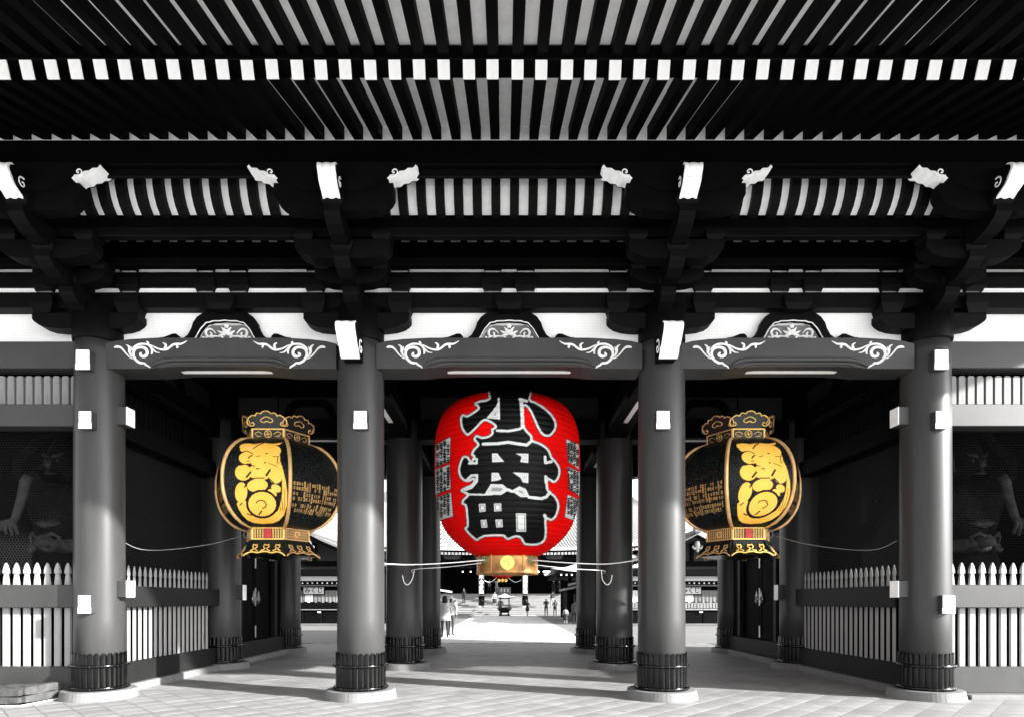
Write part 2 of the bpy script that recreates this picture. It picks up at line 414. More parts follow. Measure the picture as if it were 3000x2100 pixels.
# --- rainbow beam with white scrolls
SCR = [[(140,385,30),(200,360,75),(290,365,70),(370,420,55),(450,520,45),(540,620,40),(620,680,35),(690,705,30)],
 [(485,305,20),(540,335,50),(580,400,80),(580,500,75),(620,600,50),(655,655,20)], [(640,355,15),(620,420,40),(600,500,50)],
 [(1190,985,30),(1150,930,45),(1060,880,60),(1000,830,60),(900,825,75),(800,770,75),(730,690,80),(690,580,80),(710,470,80),(780,400,80),(900,370,80),(1010,390,85),(1080,460,90),(1095,550,90),(1050,620,95),(970,640,80),(900,600,80),(910,550,60),(950,540,50)],
 [(650,470,15),(690,400,35),(770,330,50),(900,280,60),(1040,280,60),(1140,310,60),(1210,380,70),(1240,460,65),(1240,540,50),(1220,580,20)],
 [(1090,215,50),(1130,250,60),(1110,300,50)], [(1230,400,50),(1290,460,50),(1370,520,35),(1480,535,12)],
 [(1190,300,15),(1280,350,40),(1400,410,50),(1520,440,60),(1640,440,65),(1740,390,65),(1840,310,65),(1950,280,70),(2080,280,55),(2160,250,40),(2255,195,12)],
 [(1560,250,25),(1630,290,60),(1640,350,70),(1600,410,50)], [(1960,320,60),(1990,360,60),(1955,390,50)]]
def kouryo(w):
    e = w/2-.30; m = MB()
    top = [(-e, 5.335), (-e+.15, 5.375), (-e+.4, 5.405), (-e+.8, 5.425)]
    top = top + [(-a, b) for a, b in top[::-1]]
    q = w/2-1.02
    bot = [(e, 4.965), (q, 4.965), (q-.2, 4.985), (q-.45, 5.002)]; bot = bot+[(-a, b) for a, b in bot[::-1]]
    m.prism(top+bot, -.22, .23)
    for (zz, wd, x0) in ((5.10, .075, .02), (5.035, .05, .07)):
        P = [(-q+x0-.02, 4.985, .01), (-q+.07+x0, zz-.05, wd*.8), (-q+.2+x0, zz-.01, wd), (-q+.45, zz, wd), (0, zz, wd)]
        P = P+[(-a, b, c) for a, b, c in P[-2::-1]]
        m.smooth = True; m.ribbon(P, -.219, .04); m.smooth = False
    return m
def kou_strip(w):
    m = MB(); L = w*.235 if w < 4.3 else .93; L = .75 if w < 4.05 else (.70 if w < 4.3 else .93)
    m.prism([(-L-.14, 0), (-L, -.045), (L, -.045), (L+.14, 0), (L, .045), (-L, .045)], 4.994, 5.004, axis='z'); return m.xf(T(0, .02, 0))
def scroll(w, mirror):
    m = MB(); m.smooth = True
    for st in SCR:
        m.ribbon([(-w/2+.45+(x-125)*.000514, 5.476-.000514*y_, wd*.000514) for x, y_, wd in st], -.220, .016, mirror=0 if mirror else None)
    return m
KO = [(235,2),(320,60),(365,125),(385,190),(425,262),(475,300),(520,300),(535,268),(560,250),(600,252),(640,268),(700,290),(750,296),(792,352)]
KI = [(380,352),(330,280),(285,200),(245,155),(215,125),(170,118),(140,106),(60,104),(0,98)]
def kz(x, y_): return (x*.001343, 5.895-.001343*y_)
def kaerumata():
    m = MB()
    outer = [kz(x, y_) for x, y_ in KO]; inner = [kz(x, y_) for x, y_ in KI]
    poly = outer+inner+[(-a, b) for a, b in inner[-2::-1]]+[(-a, b) for a, b in outer[::-1]]
    m.prism(poly, -.06, .03)
    return m
def kae_carve():
    m = MB(); k = .000704
    m.prism([((x-750)*k, 6.512-k*y_) for x, y_ in [(1400,1535),(1300,1340),(1200,1190),(1110,1140),(420,1140),(310,1190),(220,1340),(120,1535)]], .0, .02, mat=1)
    m.smooth = True
    def st(pts, mir=True, y0=-.012, h=.02):
        P = [((x-750)*k, 6.512-k*y_, w_*k) for x, y_, w_ in pts]
        m.ribbon(P, y0, h)
        if mir: m.ribbon(P, y0, h, mirror=0)
    I = [kz(x, y_) for x, y_ in KI]; P = [(a*.985, b-.004, .016) for a, b in I]; P = P+[(-a, b, c) for a, b, c in P[-2::-1]]
    m.ribbon(P, -.06, .014)
    st([(750,1110,10),(750,1150,110),(750,1210,60)], False)
    st([(640,1190,10),(700,1250,70),(740,1300,30)]); st([(560,1270,10),(640,1305,60),(720,1330,30)]); st([(590,1370,10),(660,1355,50),(730,1350,30)])
    st([(560,1385,20),(650,1400,40),(680,1440,50),(750,1470,60)]); st([(520,1330,20),(440,1240,35),(350,1230,50),(300,1290,60),(320,1370,50),(390,1390,40),(430,1340,40),(400,1300,30)])
    st([(600,1400,20),(500,1380,45),(420,1420,50),(420,1500,50),(500,1530,40)]); st([(180,1510,15),(260,1440,60),(360,1400,20)]); st([(240,1530,15),(320,1480,50),(400,1440,15)])
    st([(700,1530,20),(640,1470,50),(580,1440,40),(520,1470,50),(540,1520,30)]); st([(300,1440,10),(240,1400,40),(230,1480,10)])
    st([(640,1330,5),(750,1300,130),(860,1330,5)], False, -.02, .02)
    return m
MK = {}
def wall_bay(Mx, w, front, strip=True):
    key = (round(w, 2), front)
    if key not in MK:
        pl = MB(); pl.box(-w/2+.2, w/2-.2, .03, .06, 5.30, 5.96)
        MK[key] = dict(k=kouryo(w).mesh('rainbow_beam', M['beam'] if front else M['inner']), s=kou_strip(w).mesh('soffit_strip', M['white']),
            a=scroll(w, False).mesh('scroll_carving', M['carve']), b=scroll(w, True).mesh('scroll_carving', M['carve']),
            f=kaerumata().mesh('frog_leg_strut', M['shade_paint2'] if front else M['void']), c=kae_carve().mesh('flower_carving', [M['carve'], M['carve2']]), p=pl.mesh('plaster_panel', M['plaster'] if front else M['dimplaster']))
    d = MK[key]
    kb = link('rainbow_beam', d['k'], GATE, Mx); (link('soffit_strip', d['s'], kb, Mx) if strip else None)
    if front: link('scroll_carving', d['a'], kb, Mx); link('scroll_carving', d['b'], kb, Mx)
    f = link('frog_leg_strut', d['f'], GATE, Mx)
    if front: link('flower_carving', d['c'], f, Mx)
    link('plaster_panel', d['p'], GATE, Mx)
for row, yr in enumerate((9.3, 13.3, 17.3)):
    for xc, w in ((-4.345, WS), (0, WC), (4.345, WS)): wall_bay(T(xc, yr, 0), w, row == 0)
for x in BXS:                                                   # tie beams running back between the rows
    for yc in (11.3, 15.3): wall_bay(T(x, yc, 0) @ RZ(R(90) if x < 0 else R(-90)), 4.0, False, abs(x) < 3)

# --- wall beams and white gaps above (front row)
def hbeam(y0, y1, z0, z1, name='wall_beam', mt='shade_paint2', x0=-10.6, x1=10.6, b=.012):
    m = MB(); m.bbox(x0, x1, y0, y1, z0, z1, b); return part(name, m, M[mt], GATE)
hbeam(9.15, 9.42, 5.912, 6.148); hbeam(9.15, 9.42, 6.217, 6.453); hbeam(9.15, 9.42, 6.532, 6.908, mt='shade_paint')
pm = MB(); pm.box(-10.6, 10.6, 9.178, 9.19, 6.10, 6.60); part('plaster_panel', pm, M['plaster'], GATE)
blk = {}
def block(x, y, z, w=.30, h=.13, nm='bearing_block', mt='shade_paint2'):
    k = (w, h, mt)
    if k not in blk:
        m = MB(); a = w/2; c = a*.68
        m.bbox(-a, a, -a, a, h*.45, h, .008)
        m.add([(-c,-c,0),(c,-c,0),(c,c,0),(-c,c,0),(-a+.006,-a+.006,h*.46),(a-.006,-a+.006,h*.46),(a-.006,a-.006,h*.46),(-a+.006,a-.006,h*.46)], [(0,1,5,4),(1,2,6,5),(2,3,7,6),(3,0,4,7),(0,3,2,1),(4,5,6,7)])
        blk[k] = m.mesh(nm, M[mt])
    return link(nm, blk[k], GATE, T(x, y, z))
def wblock(x, z0, z1, w):           # block set in the gap between two wall beams
    m = MB(); m.bbox(x-w/2, x+w/2, 9.08, 9.33, z1-.01, z1+.10, .008)
    m.add([(x-w*.36,9.11,z0),(x+w*.36,9.11,z0),(x+w*.36,9.33,z0),(x-w*.36,9.33,z0),(x-w/2+.01,9.09,z1),(x+w/2-.01,9.09,z1),(x+w/2-.01,9.33,z1),(x-w/2+.01,9.33,z1)], [(0,1,5,4),(1,2,6,5),(2,3,7,6),(3,0,4,7)])
    part('bearing_block', m, M['shade_paint2'], GATE)
for xc, w, o in ((-8.435, WS, 1.41), (-4.345, WS, 1.41), (0, WC, 1.645), (4.345, WS, 1.41), (8.435, WS, 1.41)):
    for dx in (-o, -.25, .25, o):
        wblock(xc+dx, 6.14, 6.225, .33); wblock(xc+dx, 6.445, 6.54, .33)
    for dx, hw in ((0, .21), (-o, .18), (o, .18)):
        xb = xc+dx; m = MB(); m.bbox(xb-hw, xb+hw, 9.05, 9.33, 5.94, 6.08, .01); q = hw-.06; r = hw-.005; zb_ = 5.86 if dx == 0 else 5.80; m.add([(xb-q,9.08,zb_),(xb+q,9.08,zb_),(xb+q,9.33,zb_),(xb-q,9.33,zb_),(xb-r,9.055,5.95),(xb+r,9.055,5.95),(xb+r,9.33,5.95),(xb-r,9.33,5.95)], [(0,1,5,4),(1,2,6,5),(2,3,7,6),(3,0,4,7),(0,3,2,1)])
        part('bearing_block', m, M['shade_paint2'], GATE)
def boat(L, h, y0, y1, cut=.30):
    m = MB(); c = [(L, h), (L, h*.62), (L-.03, h*.45), (L-.10, h*.24), (L-.22, h*.08), (L-cut-.1, 0)]
    m.prism(c+[(-a, b_) for a, b_ in c[::-1]], y0, y1); return m
def yarm(Yk, t, th=.21, h=.27):
    m = MB(); p = [(9.35, t), (Yk-.15, t), (Yk-.15, t-.09), (Yk-.12, t-.13), (Yk-.04, t-.19), (Yk+.10, t-.245), (Yk+.25, t-h), (9.35, t-h)]
    m.prism(p, -th/2, th/2, axis='x'); return m
ALLX = [-10.48]+BXS+[10.48]
steps = ((8.85, 6.02), (8.40, 6.27), (7.95, 6.60))
arm_m = [yarm(Y_, t_).mesh('bracket_arm', M['shade_paint2']) for Y_, t_ in steps]
wallarm = boat(.80, .235, -.12, .10).mesh('bracket_arm', M['shade_paint2'])
lat1 = boat(.52, .22, -.10, .10).mesh('bracket_arm', M['shade_paint2']); lat2 = boat(.66, .26, -.11, .11).mesh('bracket_arm', M['shade_paint2'])
# nose pointing out over the third step: white S-curved front, dark cheeks with a white curl
def nose(fr, th):
    """fr: list of (y,z) down the front; returns body and white skin"""
    body = MB(); yb = fr[0][0]+.55
    body.prism([(y_+.012, z_) for y_, z_ in fr]+[(yb, fr[-1][1]+.02), (yb, fr[0][1])], -th/2+.006, th/2-.006, axis='x')
    P = smooth_pts(fr, 5); vs = []; n = 9
    for y_, z_ in P:
        for k in range(n):
            t = k/(n-1)*2-1; ridge = .014*(abs(math.cos(t*math.pi))-.5)
            vs.append((t*th/2, y_-ridge, z_))
    fs = [(i*n+k, i*n+k+1, (i+1)*n+k+1, (i+1)*n+k) for i in range(len(P)-1) for k in range(n-1)]
    b0 = len(vs)
    for y_, z_ in P: vs += [(-th/2, y_+.03, z_), (th/2, y_+.03, z_)]
    for i in range(len(P)-1):
        fs += [(i*n, (i+1)*n, b0+(i+1)*2, b0+i*2), (i*n+n-1, b0+i*2+1, b0+(i+1)*2+1, (i+1)*n+n-1)]
    fs += [tuple([k for k in range(n)]+[b0+1, b0])]; e = (len(P)-1)*n
    fs += [tuple([e+k for k in range(n)][::-1]+[b0+(len(P)-1)*2, b0+(len(P)-1)*2+1])]
    sk = MB(); sk.smooth = False; sk.add(vs, fs)
    return body, sk
def curl(cy, cz, r, side_x, flip=1, w=.022):
    pts = []
    for i in range(15):
        a = i/14*math.pi*2.6; rr = r*(1-.072*i)
        pts.append((cy+flip*rr*math.cos(a+1.2), cz+rr*math.sin(a+1.2), w*(1-.03*i)))
    m = MB(); m.smooth = True; m.ribbon(pts, 0, .008)
    s = 1 if side_x > 0 else -1
    m.v = [(side_x+s*abs(p[1]), p[0], p[2]) for p in m.v]; return m
up_fr = [(7.56, 6.93), (7.53, 6.86), (7.55, 6.80), (7.60, 6.76), (7.63, 6.70), (7.70, 6.655), (7.79, 6.63)]
up_fr = [(7.62,6.995),(7.555,6.95),(7.55,6.89),(7.60,6.82),(7.605,6.80),(7.66,6.745),(7.75,6.70),(7.76,6.69),(7.86,6.635)]
nb, ns = nose(up_fr, .225); nbm = nb.mesh('beam_nose', M['shade_paint2']); nsm = ns.mesh('nose_face', M['white'])
lo_fr = [(8.52, 5.42), (8.44, 5.36), (8.455, 5.28), (8.52, 5.21), (8.53, 5.19), (8.60, 5.12), (8.655, 5.10), (8.66, 5.085), (8.70, 5.02), (8.74, 4.985)]
lb, ls = nose(lo_fr, .27); lbm = lb.mesh('beam_nose', M['shade_paint2']); lsm = ls.mesh('nose_face', M['white'])
# sideways arm on the third step, its ends cut up and painted white underneath
def sidearm():
    m = MB(); und = [(1.10, 7.105), (1.065, 7.065), (1.0, 7.06), (.96, 7.03), (.89, 7.02), (.85, 6.985), (.78, 6.975), (.73, 6.93), (.68, 6.93)]
    m.prism([(-1.10, 7.16)] + [(-a, b_) for a, b_ in und] + [(-.35, 6.80), (.35, 6.80)] + und[::-1] + [(1.10, 7.16)], -.115, .115)
    return m, und
sa, und = sidearm(); sam = sa.mesh('bracket_arm', M['shade_paint2'])
def sideskin(s):
    m = MB(); U = smooth_pts(und[:8], 3); vs = []
    for x_, z_ in U: vs += [(s*(x_+.006), -.122, z_-.008), (s*(x_+.006), .085, z_-.008), (s*(x_-.02), .085, z_+.02), (s*(x_-.02), -.122, z_+.02)]
    n = len(U); fs = [tuple((i*4+a, i*4+(a+1) % 4, (i+1)*4+(a+1) % 4, (i+1)*4+a)) for i in range(n-1) for a in range(4)]; fs += [(0,3,2,1), (n*4-4, n*4-3, n*4-2, n*4-1)]
    m.add(vs, fs); m.smooth = True
    pts = []
    for i in range(15):
        a = i/14*math.pi*2.5; rr = .062*(1-.068*i)
        pts.append((.80-rr*math.cos(a+.6)*1.0, 7.03+rr*math.sin(a-2.4), .017))
    pts = [(.79, 6.96, .02)]+pts
    m.ribbon(pts, -.122, .01, mirror=0 if s < 0 else None)
    return m.mesh('nose_face', M['white'])
sk_r, sk_l = sideskin(1), sideskin(-1)
lat3 = boat(.78, .36, -.09, .09, cut=.40).mesh('bracket_arm', M['shade_paint2'])
for x in ALLX:
    link('bracket_arm', lat3, GATE, T(x, 7.97, 6.56))
    link('bracket_arm', wallarm, GATE, T(x, 9.22, 5.575))
    for k, (Y_, t_) in enumerate(steps):
        link('bracket_arm', arm_m[k], GATE, T(x, 0, 0)); block(x, Y_, t_, .31, .14)
    link('bracket_arm', lat1, GATE, T(x, 8.85, 6.06)); link('bracket_arm', lat2, GATE, T(x, 8.42, 6.185))
    for dx in (-.53, .53): block(x+dx, 8.42, 6.44, .27, .13)
    for dx in (-.42, .42): block(x+dx, 8.85, 6.27, .25, .12)
    a = link('bracket_arm', sam, GATE, T(x, 7.95, 0)); link('nose_face', sk_r, a, T(x, 7.95, 0)); link('nose_face', sk_l, a, T(x, 7.95, 0))
    nz = link('beam_nose', nbm, GATE, T(x, 0, 0)); link('nose_face', nsm, nz, T(x, 0, 0))
    part('nose_curl', curl(7.78, 6.85, .075, .113 if x < 0 else -.113), M['white'], nz, T(x, 0, 0))
    if abs(x) < 3:
        nz = link('beam_nose', lbm, GATE, T(x, 0, 0)); link('nose_face', lsm, nz, T(x, 0, 0))
        part('nose_curl', curl(8.83, 5.17, .115, .131 if x < 0 else -.131, w=.03), M['white'], nz, T(x, 0, 0))
    elif abs(x) < 9: pass
# --- step beams, purlin, ribs
hbeam(8.38, 8.50, 6.532, 6.665, 'step_beam'); hbeam(8.42, 8.50, 6.665, 6.80, 'step_beam', 'shade_paint')
hbeam(8.86, 9.0, 6.40, 6.52, 'step_beam', 'shade_paint')
hbeam(7.90, 8.14, 7.178, 7.508, 'eave_purlin', 'shade_paint', -12.7, 12.7, .02); hbeam(7.965, 8.012, 7.06, 7.176, 'eave_purlin', 'shade_paint2', -12.5, 12.5)
m = MB(); m.box(-10.6, 10.6, 9.40, 9.43, 6.0, 8.2); m.box(-10.6, 10.6, 8.5, 9.42, 7.10, 7.13); part('back_board', m, M['void'], GATE)
m = MB(); m.box(-10.6, 10.6, 9.33, 9.35, 6.88, 7.06); part('plaster_panel', m, M['board'], GATE)
ribp = [(8.18, 7.30), (8.20, 7.12), (8.24, 7.0), (8.30, 6.90), (8.38, 6.83), (8.47, 6.79)]
m = MB(); m.prism([(y_, z_) for y_, z_ in ribp]+[(y_+.11, z_+.05) for y_, z_ in ribp[::-1]], -.062, .062, axis='x'); ribm = m.mesh('curved_rib', M['shade_paint2'])
m = MB(); m.box(-.052, .052, 9.28, 9.33, 6.88, 7.08); rib2 = m.mesh('ceiling_rib', M['shade_paint'])
bd = MB(); q = [(y_+.085, z_+.045) for y_, z_ in ribp]
bd.prism(q[:5]+[(a+.02, b_+.01) for a, b_ in q[:5][::-1]], -10.5, 10.5, axis='x'); part('curved_board', bd, M['board'], GATE)
nR = 49
XR = [CX+(k+.5)*SP for k in range(-nR, nR)]
for x in XR:
    if abs(x) < 10.3: link('curved_rib', ribm, GATE, T(x, 0, 0)); link('ceiling_rib', rib2, GATE, T(x+.0, 0, 0))
# --- rafters
def slope_beam(y_in, y_out, z_out, sl, w, h):
    a = math.atan(sl); ny, nz = -math.sin(a), math.cos(a)
    zin = z_out+(y_in-y_out)*sl
    return [(y_in, zin), (y_out, z_out), (y_out+ny*h, z_out+nz*h), (y_in+ny*h, zin+nz*h)], (ny, nz), a
def rafter_meshes(nm, y_in, y_out, z_out, sl, w, h):
    p, n_, a = slope_beam(y_in, y_out, z_out, sl, w, h)
    m = MB(); m.prism(p, -w/2, w/2, axis='x')
    dy, dz = -math.cos(a)*.012, -math.sin(a)*.012
    c = MB(); A, B = p[1], p[2]; e = .003
    hc = .152 if h > .16 else h
    B = (A[0]+n_[0]*hc, A[1]+n_[1]*hc); A = (A[0]-n_[0]*e, A[1]-n_[1]*e)
    c.prism([(A[0]+.002, A[1]), (A[0]+dy, A[1]+dz), (B[0]+dy, B[1]+dz), (B[0]+.002, B[1])], -w/2-e, w/2+e, axis='x')
    return m.mesh(nm, M['shade_paint']), c.mesh('end_cap', M['white']), p, n_, a
rm, rc, rp, rn, ra = rafter_meshes('rafter', 8.45, 6.33, 6.94, .363, .118, .160)
fm, fc, fp, fn, fa = rafter_meshes('flying_rafter', 6.95, 4.78, 7.10-(6.2-4.78)*.25, .25, .114, .127)
for x in XR:
    Mj = T(x+random.uniform(-.004, .004), random.uniform(-.005, .005), 0) @ Matrix.Rotation(random.uniform(-.0008, .0008), 4, 'Z')
    o = link('rafter', rm, GATE, Mj); link('end_cap', rc, o, Mj)
    Mj = T(x+random.uniform(-.004, .004), 0, 0)
    o = link('flying_rafter', fm, GATE, Mj); link('end_cap', fc, o, Mj)
def slab(p, n_, name, mt, th=.03, cut=0):
    m = MB(); A, B = p[3], p[2]
    if cut: B = (B[0]+cut, B[1]+cut*(A[1]-B[1])/(A[0]-B[0]))
    A = (A[0]+n_[0]*.001, A[1]+n_[1]*.001); B = (B[0]+n_[0]*.001, B[1]+n_[1]*.001)
    m.prism([A, B, (B[0]+n_[0]*th, B[1]+n_[1]*th), (A[0]+n_[0]*th, A[1]+n_[1]*th)], -12.6, 12.6, axis='x'); part(name, m, mt, GATE)
slab(rp, rn, 'soffit_board', M['board'], cut=.03); slab(fp, fn, 'soffit_board', M['board'])
m = MB(); m.box(-12.6, 12.6, 7.925, 7.95, 7.50, 7.70); part('infill_board', m, M['board'], GATE)
hbeam(6.262, 6.50, 7.09, 7.243, 'eave_beam', 'shade_paint', -12.6, 12.6); hbeam(4.62, 4.80, 6.90, 7.02, 'eave_fascia', 'shade_paint', -12.7, 12.7)
# --- roof shell, ceiling, side rooms
m = MB(); m.prism([(4.5, 7.03), (13.3, 10.4), (22.1, 7.03), (22.1, 7.30), (13.3, 10.75), (4.5, 7.30)], -12.8, 12.8, axis='x')
for s in (-1, 1): m.prism([(4.6, 7.04), (13.3, 10.38), (22.0, 7.04)], s*12.55, s*12.65, axis='x')
part('roof', m, M['shade_paint'], GATE)
m = MB(); m.box(-10.6, 10.6, 9.42, 17.4, 6.02, 6.10); m.box(-10.6, 10.6, 17.35, 17.45, 5.9, 8.6); part('ceiling', m, M['void'], GATE)
for k in range(17):
    m = MB(); m.bbox(-6.3, 6.3, 9.7+k*.46, 9.78+k*.46, 5.95, 6.02, .008); part('ceiling_batten', m, M['shade_paint'], GATE)
for s in (-1, 1):
    m = MB(); a, b_ = sorted((s*10.45, s*10.6)); m.box(a, b_, 9.4, 17.4, 0, 7.6); a, b_ = sorted((s*6.5, s*10.5)); m.box(a, b_, 13.35, 13.45, 0, 6.0); m.box(a, b_, 17.25, 17.35, 0, 6.0)
    m.box(a, b_, 9.5, 13.4, .01, .45)
    part('side_room_wall', m, M['void'], GATE)
    # front bay head beams and lattice
    x0, x1 = sorted((s*6.45, s*10.5))
    m = MB(); m.bbox(x0, x1, 9.12, 9.40, 4.99, 5.39, .01); part('head_beam', m, M['beam'], GATE)
    m = MB(); m.bbox(x0, x1, 9.12, 9.40, 4.115, 4.45, .01); part('head_beam', m, M['beam'], GATE)
    m = MB(); m.box(x0, x1, 9.37, 9.385, 5.35, 5.96); part('plaster_panel', m, M['plaster'], GATE)
    for ax in ('front', 'side'):
        sm_ = MB(); sm_.prism([(-.05, 4.44), (.05, 4.44), (.05, 4.89), (.035, 4.915), (-.035, 4.915), (-.05, 4.89)], -.03, .03)
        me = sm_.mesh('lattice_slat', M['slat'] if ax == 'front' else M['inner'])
        for k in range(-1, 27):
            if ax == 'front': link('lattice_slat', me, GATE, T(s*(6.79+k*.139), 9.27, 0))
            else: link('lattice_slat', me, GATE, T(s*6.36, 9.72+k*.139, 0) @ RZ(R(90)))
    a, b_ = sorted((s*6.24, s*6.5))
    m = MB(); m.bbox(a, b_, 9.55, 13.0, 4.12, 4.44, .01); part('head_beam', m, M['inner'], GATE)
    # rear half: boarded wall with a pair of doors
    a, b_ = sorted((s*6.36, s*6.46))
    m = MB()
    for ya, yb, za, zb in ((13.6, 14.25, .35, 5.0), (16.35, 17.0, .35, 5.0), (14.25, 16.35, 2.62, 5.0)): m.box(a, b_, ya, yb, za, zb)
    part('board_wall', m, M['inner'], GATE)
    a2, b2 = sorted((s*6.24, s*6.5))
    m = MB(); m.bbox(a2, b2, 13.65, 17.0, .14, .50, .01); part('sill_beam', m, M['rail'], GATE)
    m = MB(); m.bbox(a2, b2, 13.65, 17.0, 2.62, 3.05, .01); part('head_beam', m, M['rail'], GATE)
    for yj in (14.22, 16.40):
        m = MB(); a3, b3 = sorted((s*6.28, s*6.42)); m.bbox(a3, b3, yj-.08, yj+.08, .50, 2.62, .008); part('door_jamb', m, M['rail'], GATE)
    for ya, yb, yh in ((14.30, 15.29, 15.16), (15.31, 16.32, 15.44)):
        m = MB(); a3, b3 = sorted((s*6.40, s*6.46)); m.bbox(a3, b3, ya, yb, .51, 2.61, .006)
        for fr in ((ya, ya+.1), (yb-.1, yb)):
            a4, b4 = sorted((s*6.385, s*6.41)); m.bbox(a4, b4, fr[0], fr[1], .51, 2.61, .004)
        for zz in (.51, 1.5, 2.5): m.bbox(*sorted((s*6.388, s*6.41)), ya+.1, yb-.1, zz, zz+.1, .004)
        d = part('door', m, M['void'], GATE)
        h = MB(); h.smooth = True
        xs = s*6.37
        h.prism([(yh-.07, 1.45), (yh-.1, 1.52), (yh-.06, 1.60), (yh-.03, 1.70), (yh, 1.74), (yh+.03, 1.70), (yh+.06, 1.60), (yh+.1, 1.52), (yh+.07, 1.45), (yh, 1.40)], *sorted((xs-.01, xs+.01)), axis='x')
        h.tube([(xs-s*.02, yh+.045*math.cos(t_), 1.53+.06*math.sin(t_)) for t_ in [k*math.pi/6 for k in range(13)]], .012, 6)
        part('handle', h, M['steel'], d)
    for za, zb in ((.55, .85), (1.35, 1.8), (2.3, 2.58)):
        h = MB(); h.bbox(*sorted((s*6.372, s*6.39)), 15.255, 15.325, za, zb, .004); part('door_plate', h, M['steel'], GATE)
    # stone plinth strip along the side walls, and along the front bay
    yy = 9.75
    for k, L in enumerate((1.2, 1.35, .7, 1.6, 1.5, 1.4)):
        if 12.8 < yy+L/2 < 13.75: yy = 13.75
        e_ = min(yy+L, 17.0) if yy > 13 else min(yy+L, 12.85)
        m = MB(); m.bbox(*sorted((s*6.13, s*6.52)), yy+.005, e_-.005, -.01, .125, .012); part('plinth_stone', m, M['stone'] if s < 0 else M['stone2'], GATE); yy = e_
    m = MB(); m.bbox(*sorted((s*6.9, s*10.4)), 9.02, 9.5, -.01, .07, .012); part('plinth_stone', m, M['stone'], GATE)
# ------------------------------------------------------------------ picket fences (each picket a part) and wire screens
def loft(sec, d):
    m = MB(); vs = []
    for z, hw, hd in sec: c = hw*.45; vs += [(-hw, hd*.3, z), (-hw+c*.5, -hd, z), (hw-c*.5, -hd, z), (hw, hd*.3, z), (hw*.8, hd, z), (-hw*.8, hd, z)]
    n = 6; fs = [(k*n+i, k*n+(i+1) % n, (k+1)*n+(i+1) % n, (k+1)*n+i) for k in range(len(sec)-1) for i in range(n)]
    fs.append(tuple(range(n))[::-1]); fs.append(tuple((len(sec)-1)*n+i for i in range(n)))
    return m.add(vs, fs)
pk = loft([(.45, .054, .020), (1.72, .054, .020), (1.80, .046, .020), (1.885, .033, .017), (1.90, .033, .017), (1.905, .052, .025), (1.955, .048, .025), (2.01, .034, .020), (2.05, .018, .014), (2.07, .006, .006)], 0)
pkm = pk.mesh('picket', M['picket'])
def fence(Mx, L, n, pitch, label, x0, rail_y=-.14, rail_x1=None):
    f = thing('picket_fence', Mx, label=label, cat='fence', group='white picket fences round the statue rooms')
    for k in range(n): link('picket', pkm, f, Mx @ T(x0+k*pitch, 0, random.uniform(-.004, .004)) @ Matrix.Diagonal((.74, .5, 1, 1) if L < 3.5 else (1, 1, 1, 1)))
    m = MB(); e = L if rail_x1 is None else rail_x1; m.bbox(0, e, rail_y, -.045, 1.375, 1.725, .01); part('rail', m, M['rail'] if L < 3.5 else M['beam'], f, Mx)
    m = MB(); m.bbox(0, L, -.10, .12, .0 if x0 > 5 else .07, .475, .01); part('base_board', m, M['rail'] if L < 3.5 else M['beam'], f, Mx)
    m = MB(); m.box(0, L, .06, .10, .47, 1.7); part('back_board', m, M['void'], f, Mx)
    return f
fence(T(-10.4, 9.32, 0), 3.95, 24, .159, 'white picket fence in front of the left statue room, above the wooden crate', .10)
fence(T(6.70, 9.32, 0), 3.75, 23, .159, 'white picket fence in front of the right statue room, at the right edge', .12)
fence(T(-6.33, 9.66, 0) @ RZ(R(90)) , 3.3, 20, .155, 'white picket fence running back from the outer left column, patched with sunlight', .09, rail_y=-.16)
WMs = T(6.33, 12.96, 0) @ RZ(R(-90))
fence(WMs, 3.3, 20, .155, 'grey shaded picket fence running back from the outer right column', .09, rail_y=-.16)
def hexwire(L, H, p=.047, ph=.050):
    m = MB(); vs = []; fs = []; r = .0018
    def seg(a, b_):
        ax, az = a; bx, bz = b_
        if not (0 < ax < L and 0 < bx < L and 0 < az < H and 0 < bz < H): return
        dx, dz = bx-ax, bz-az; l = math.hypot(dx, dz); nx, nz = -dz/l*r, dx/l*r; k = len(vs)
        vs.extend([(ax+nx, .002, az+nz), (ax, -.0035, az), (ax-nx, .002, az-nz), (bx+nx, .002, bz+nz), (bx, -.0035, bz), (bx-nx, .002, bz-nz)])
        fs.extend([(k, k+1, k+4, k+3), (k+1, k+2, k+5, k+4)])
    rows = int(H/(ph*.75))+2; cols = int(L/p)+2
    for j in range(rows):
        for i in range(cols):
            cx = (i+.5*(j % 2))*p; cz = j*ph*.75
            t, tr, br = (cx, cz+ph/2), (cx+p/2, cz+ph/4), (cx+p/2, cz-ph/4)
            tl = (cx-p/2, cz+ph/4)
            seg(t, tr); seg(tr, br); seg(tl, t)
    m.add(vs, fs); return m
hw = hexwire(3.8, 2.62)
hwm = hw.mesh('wire_mesh', M['wire'])
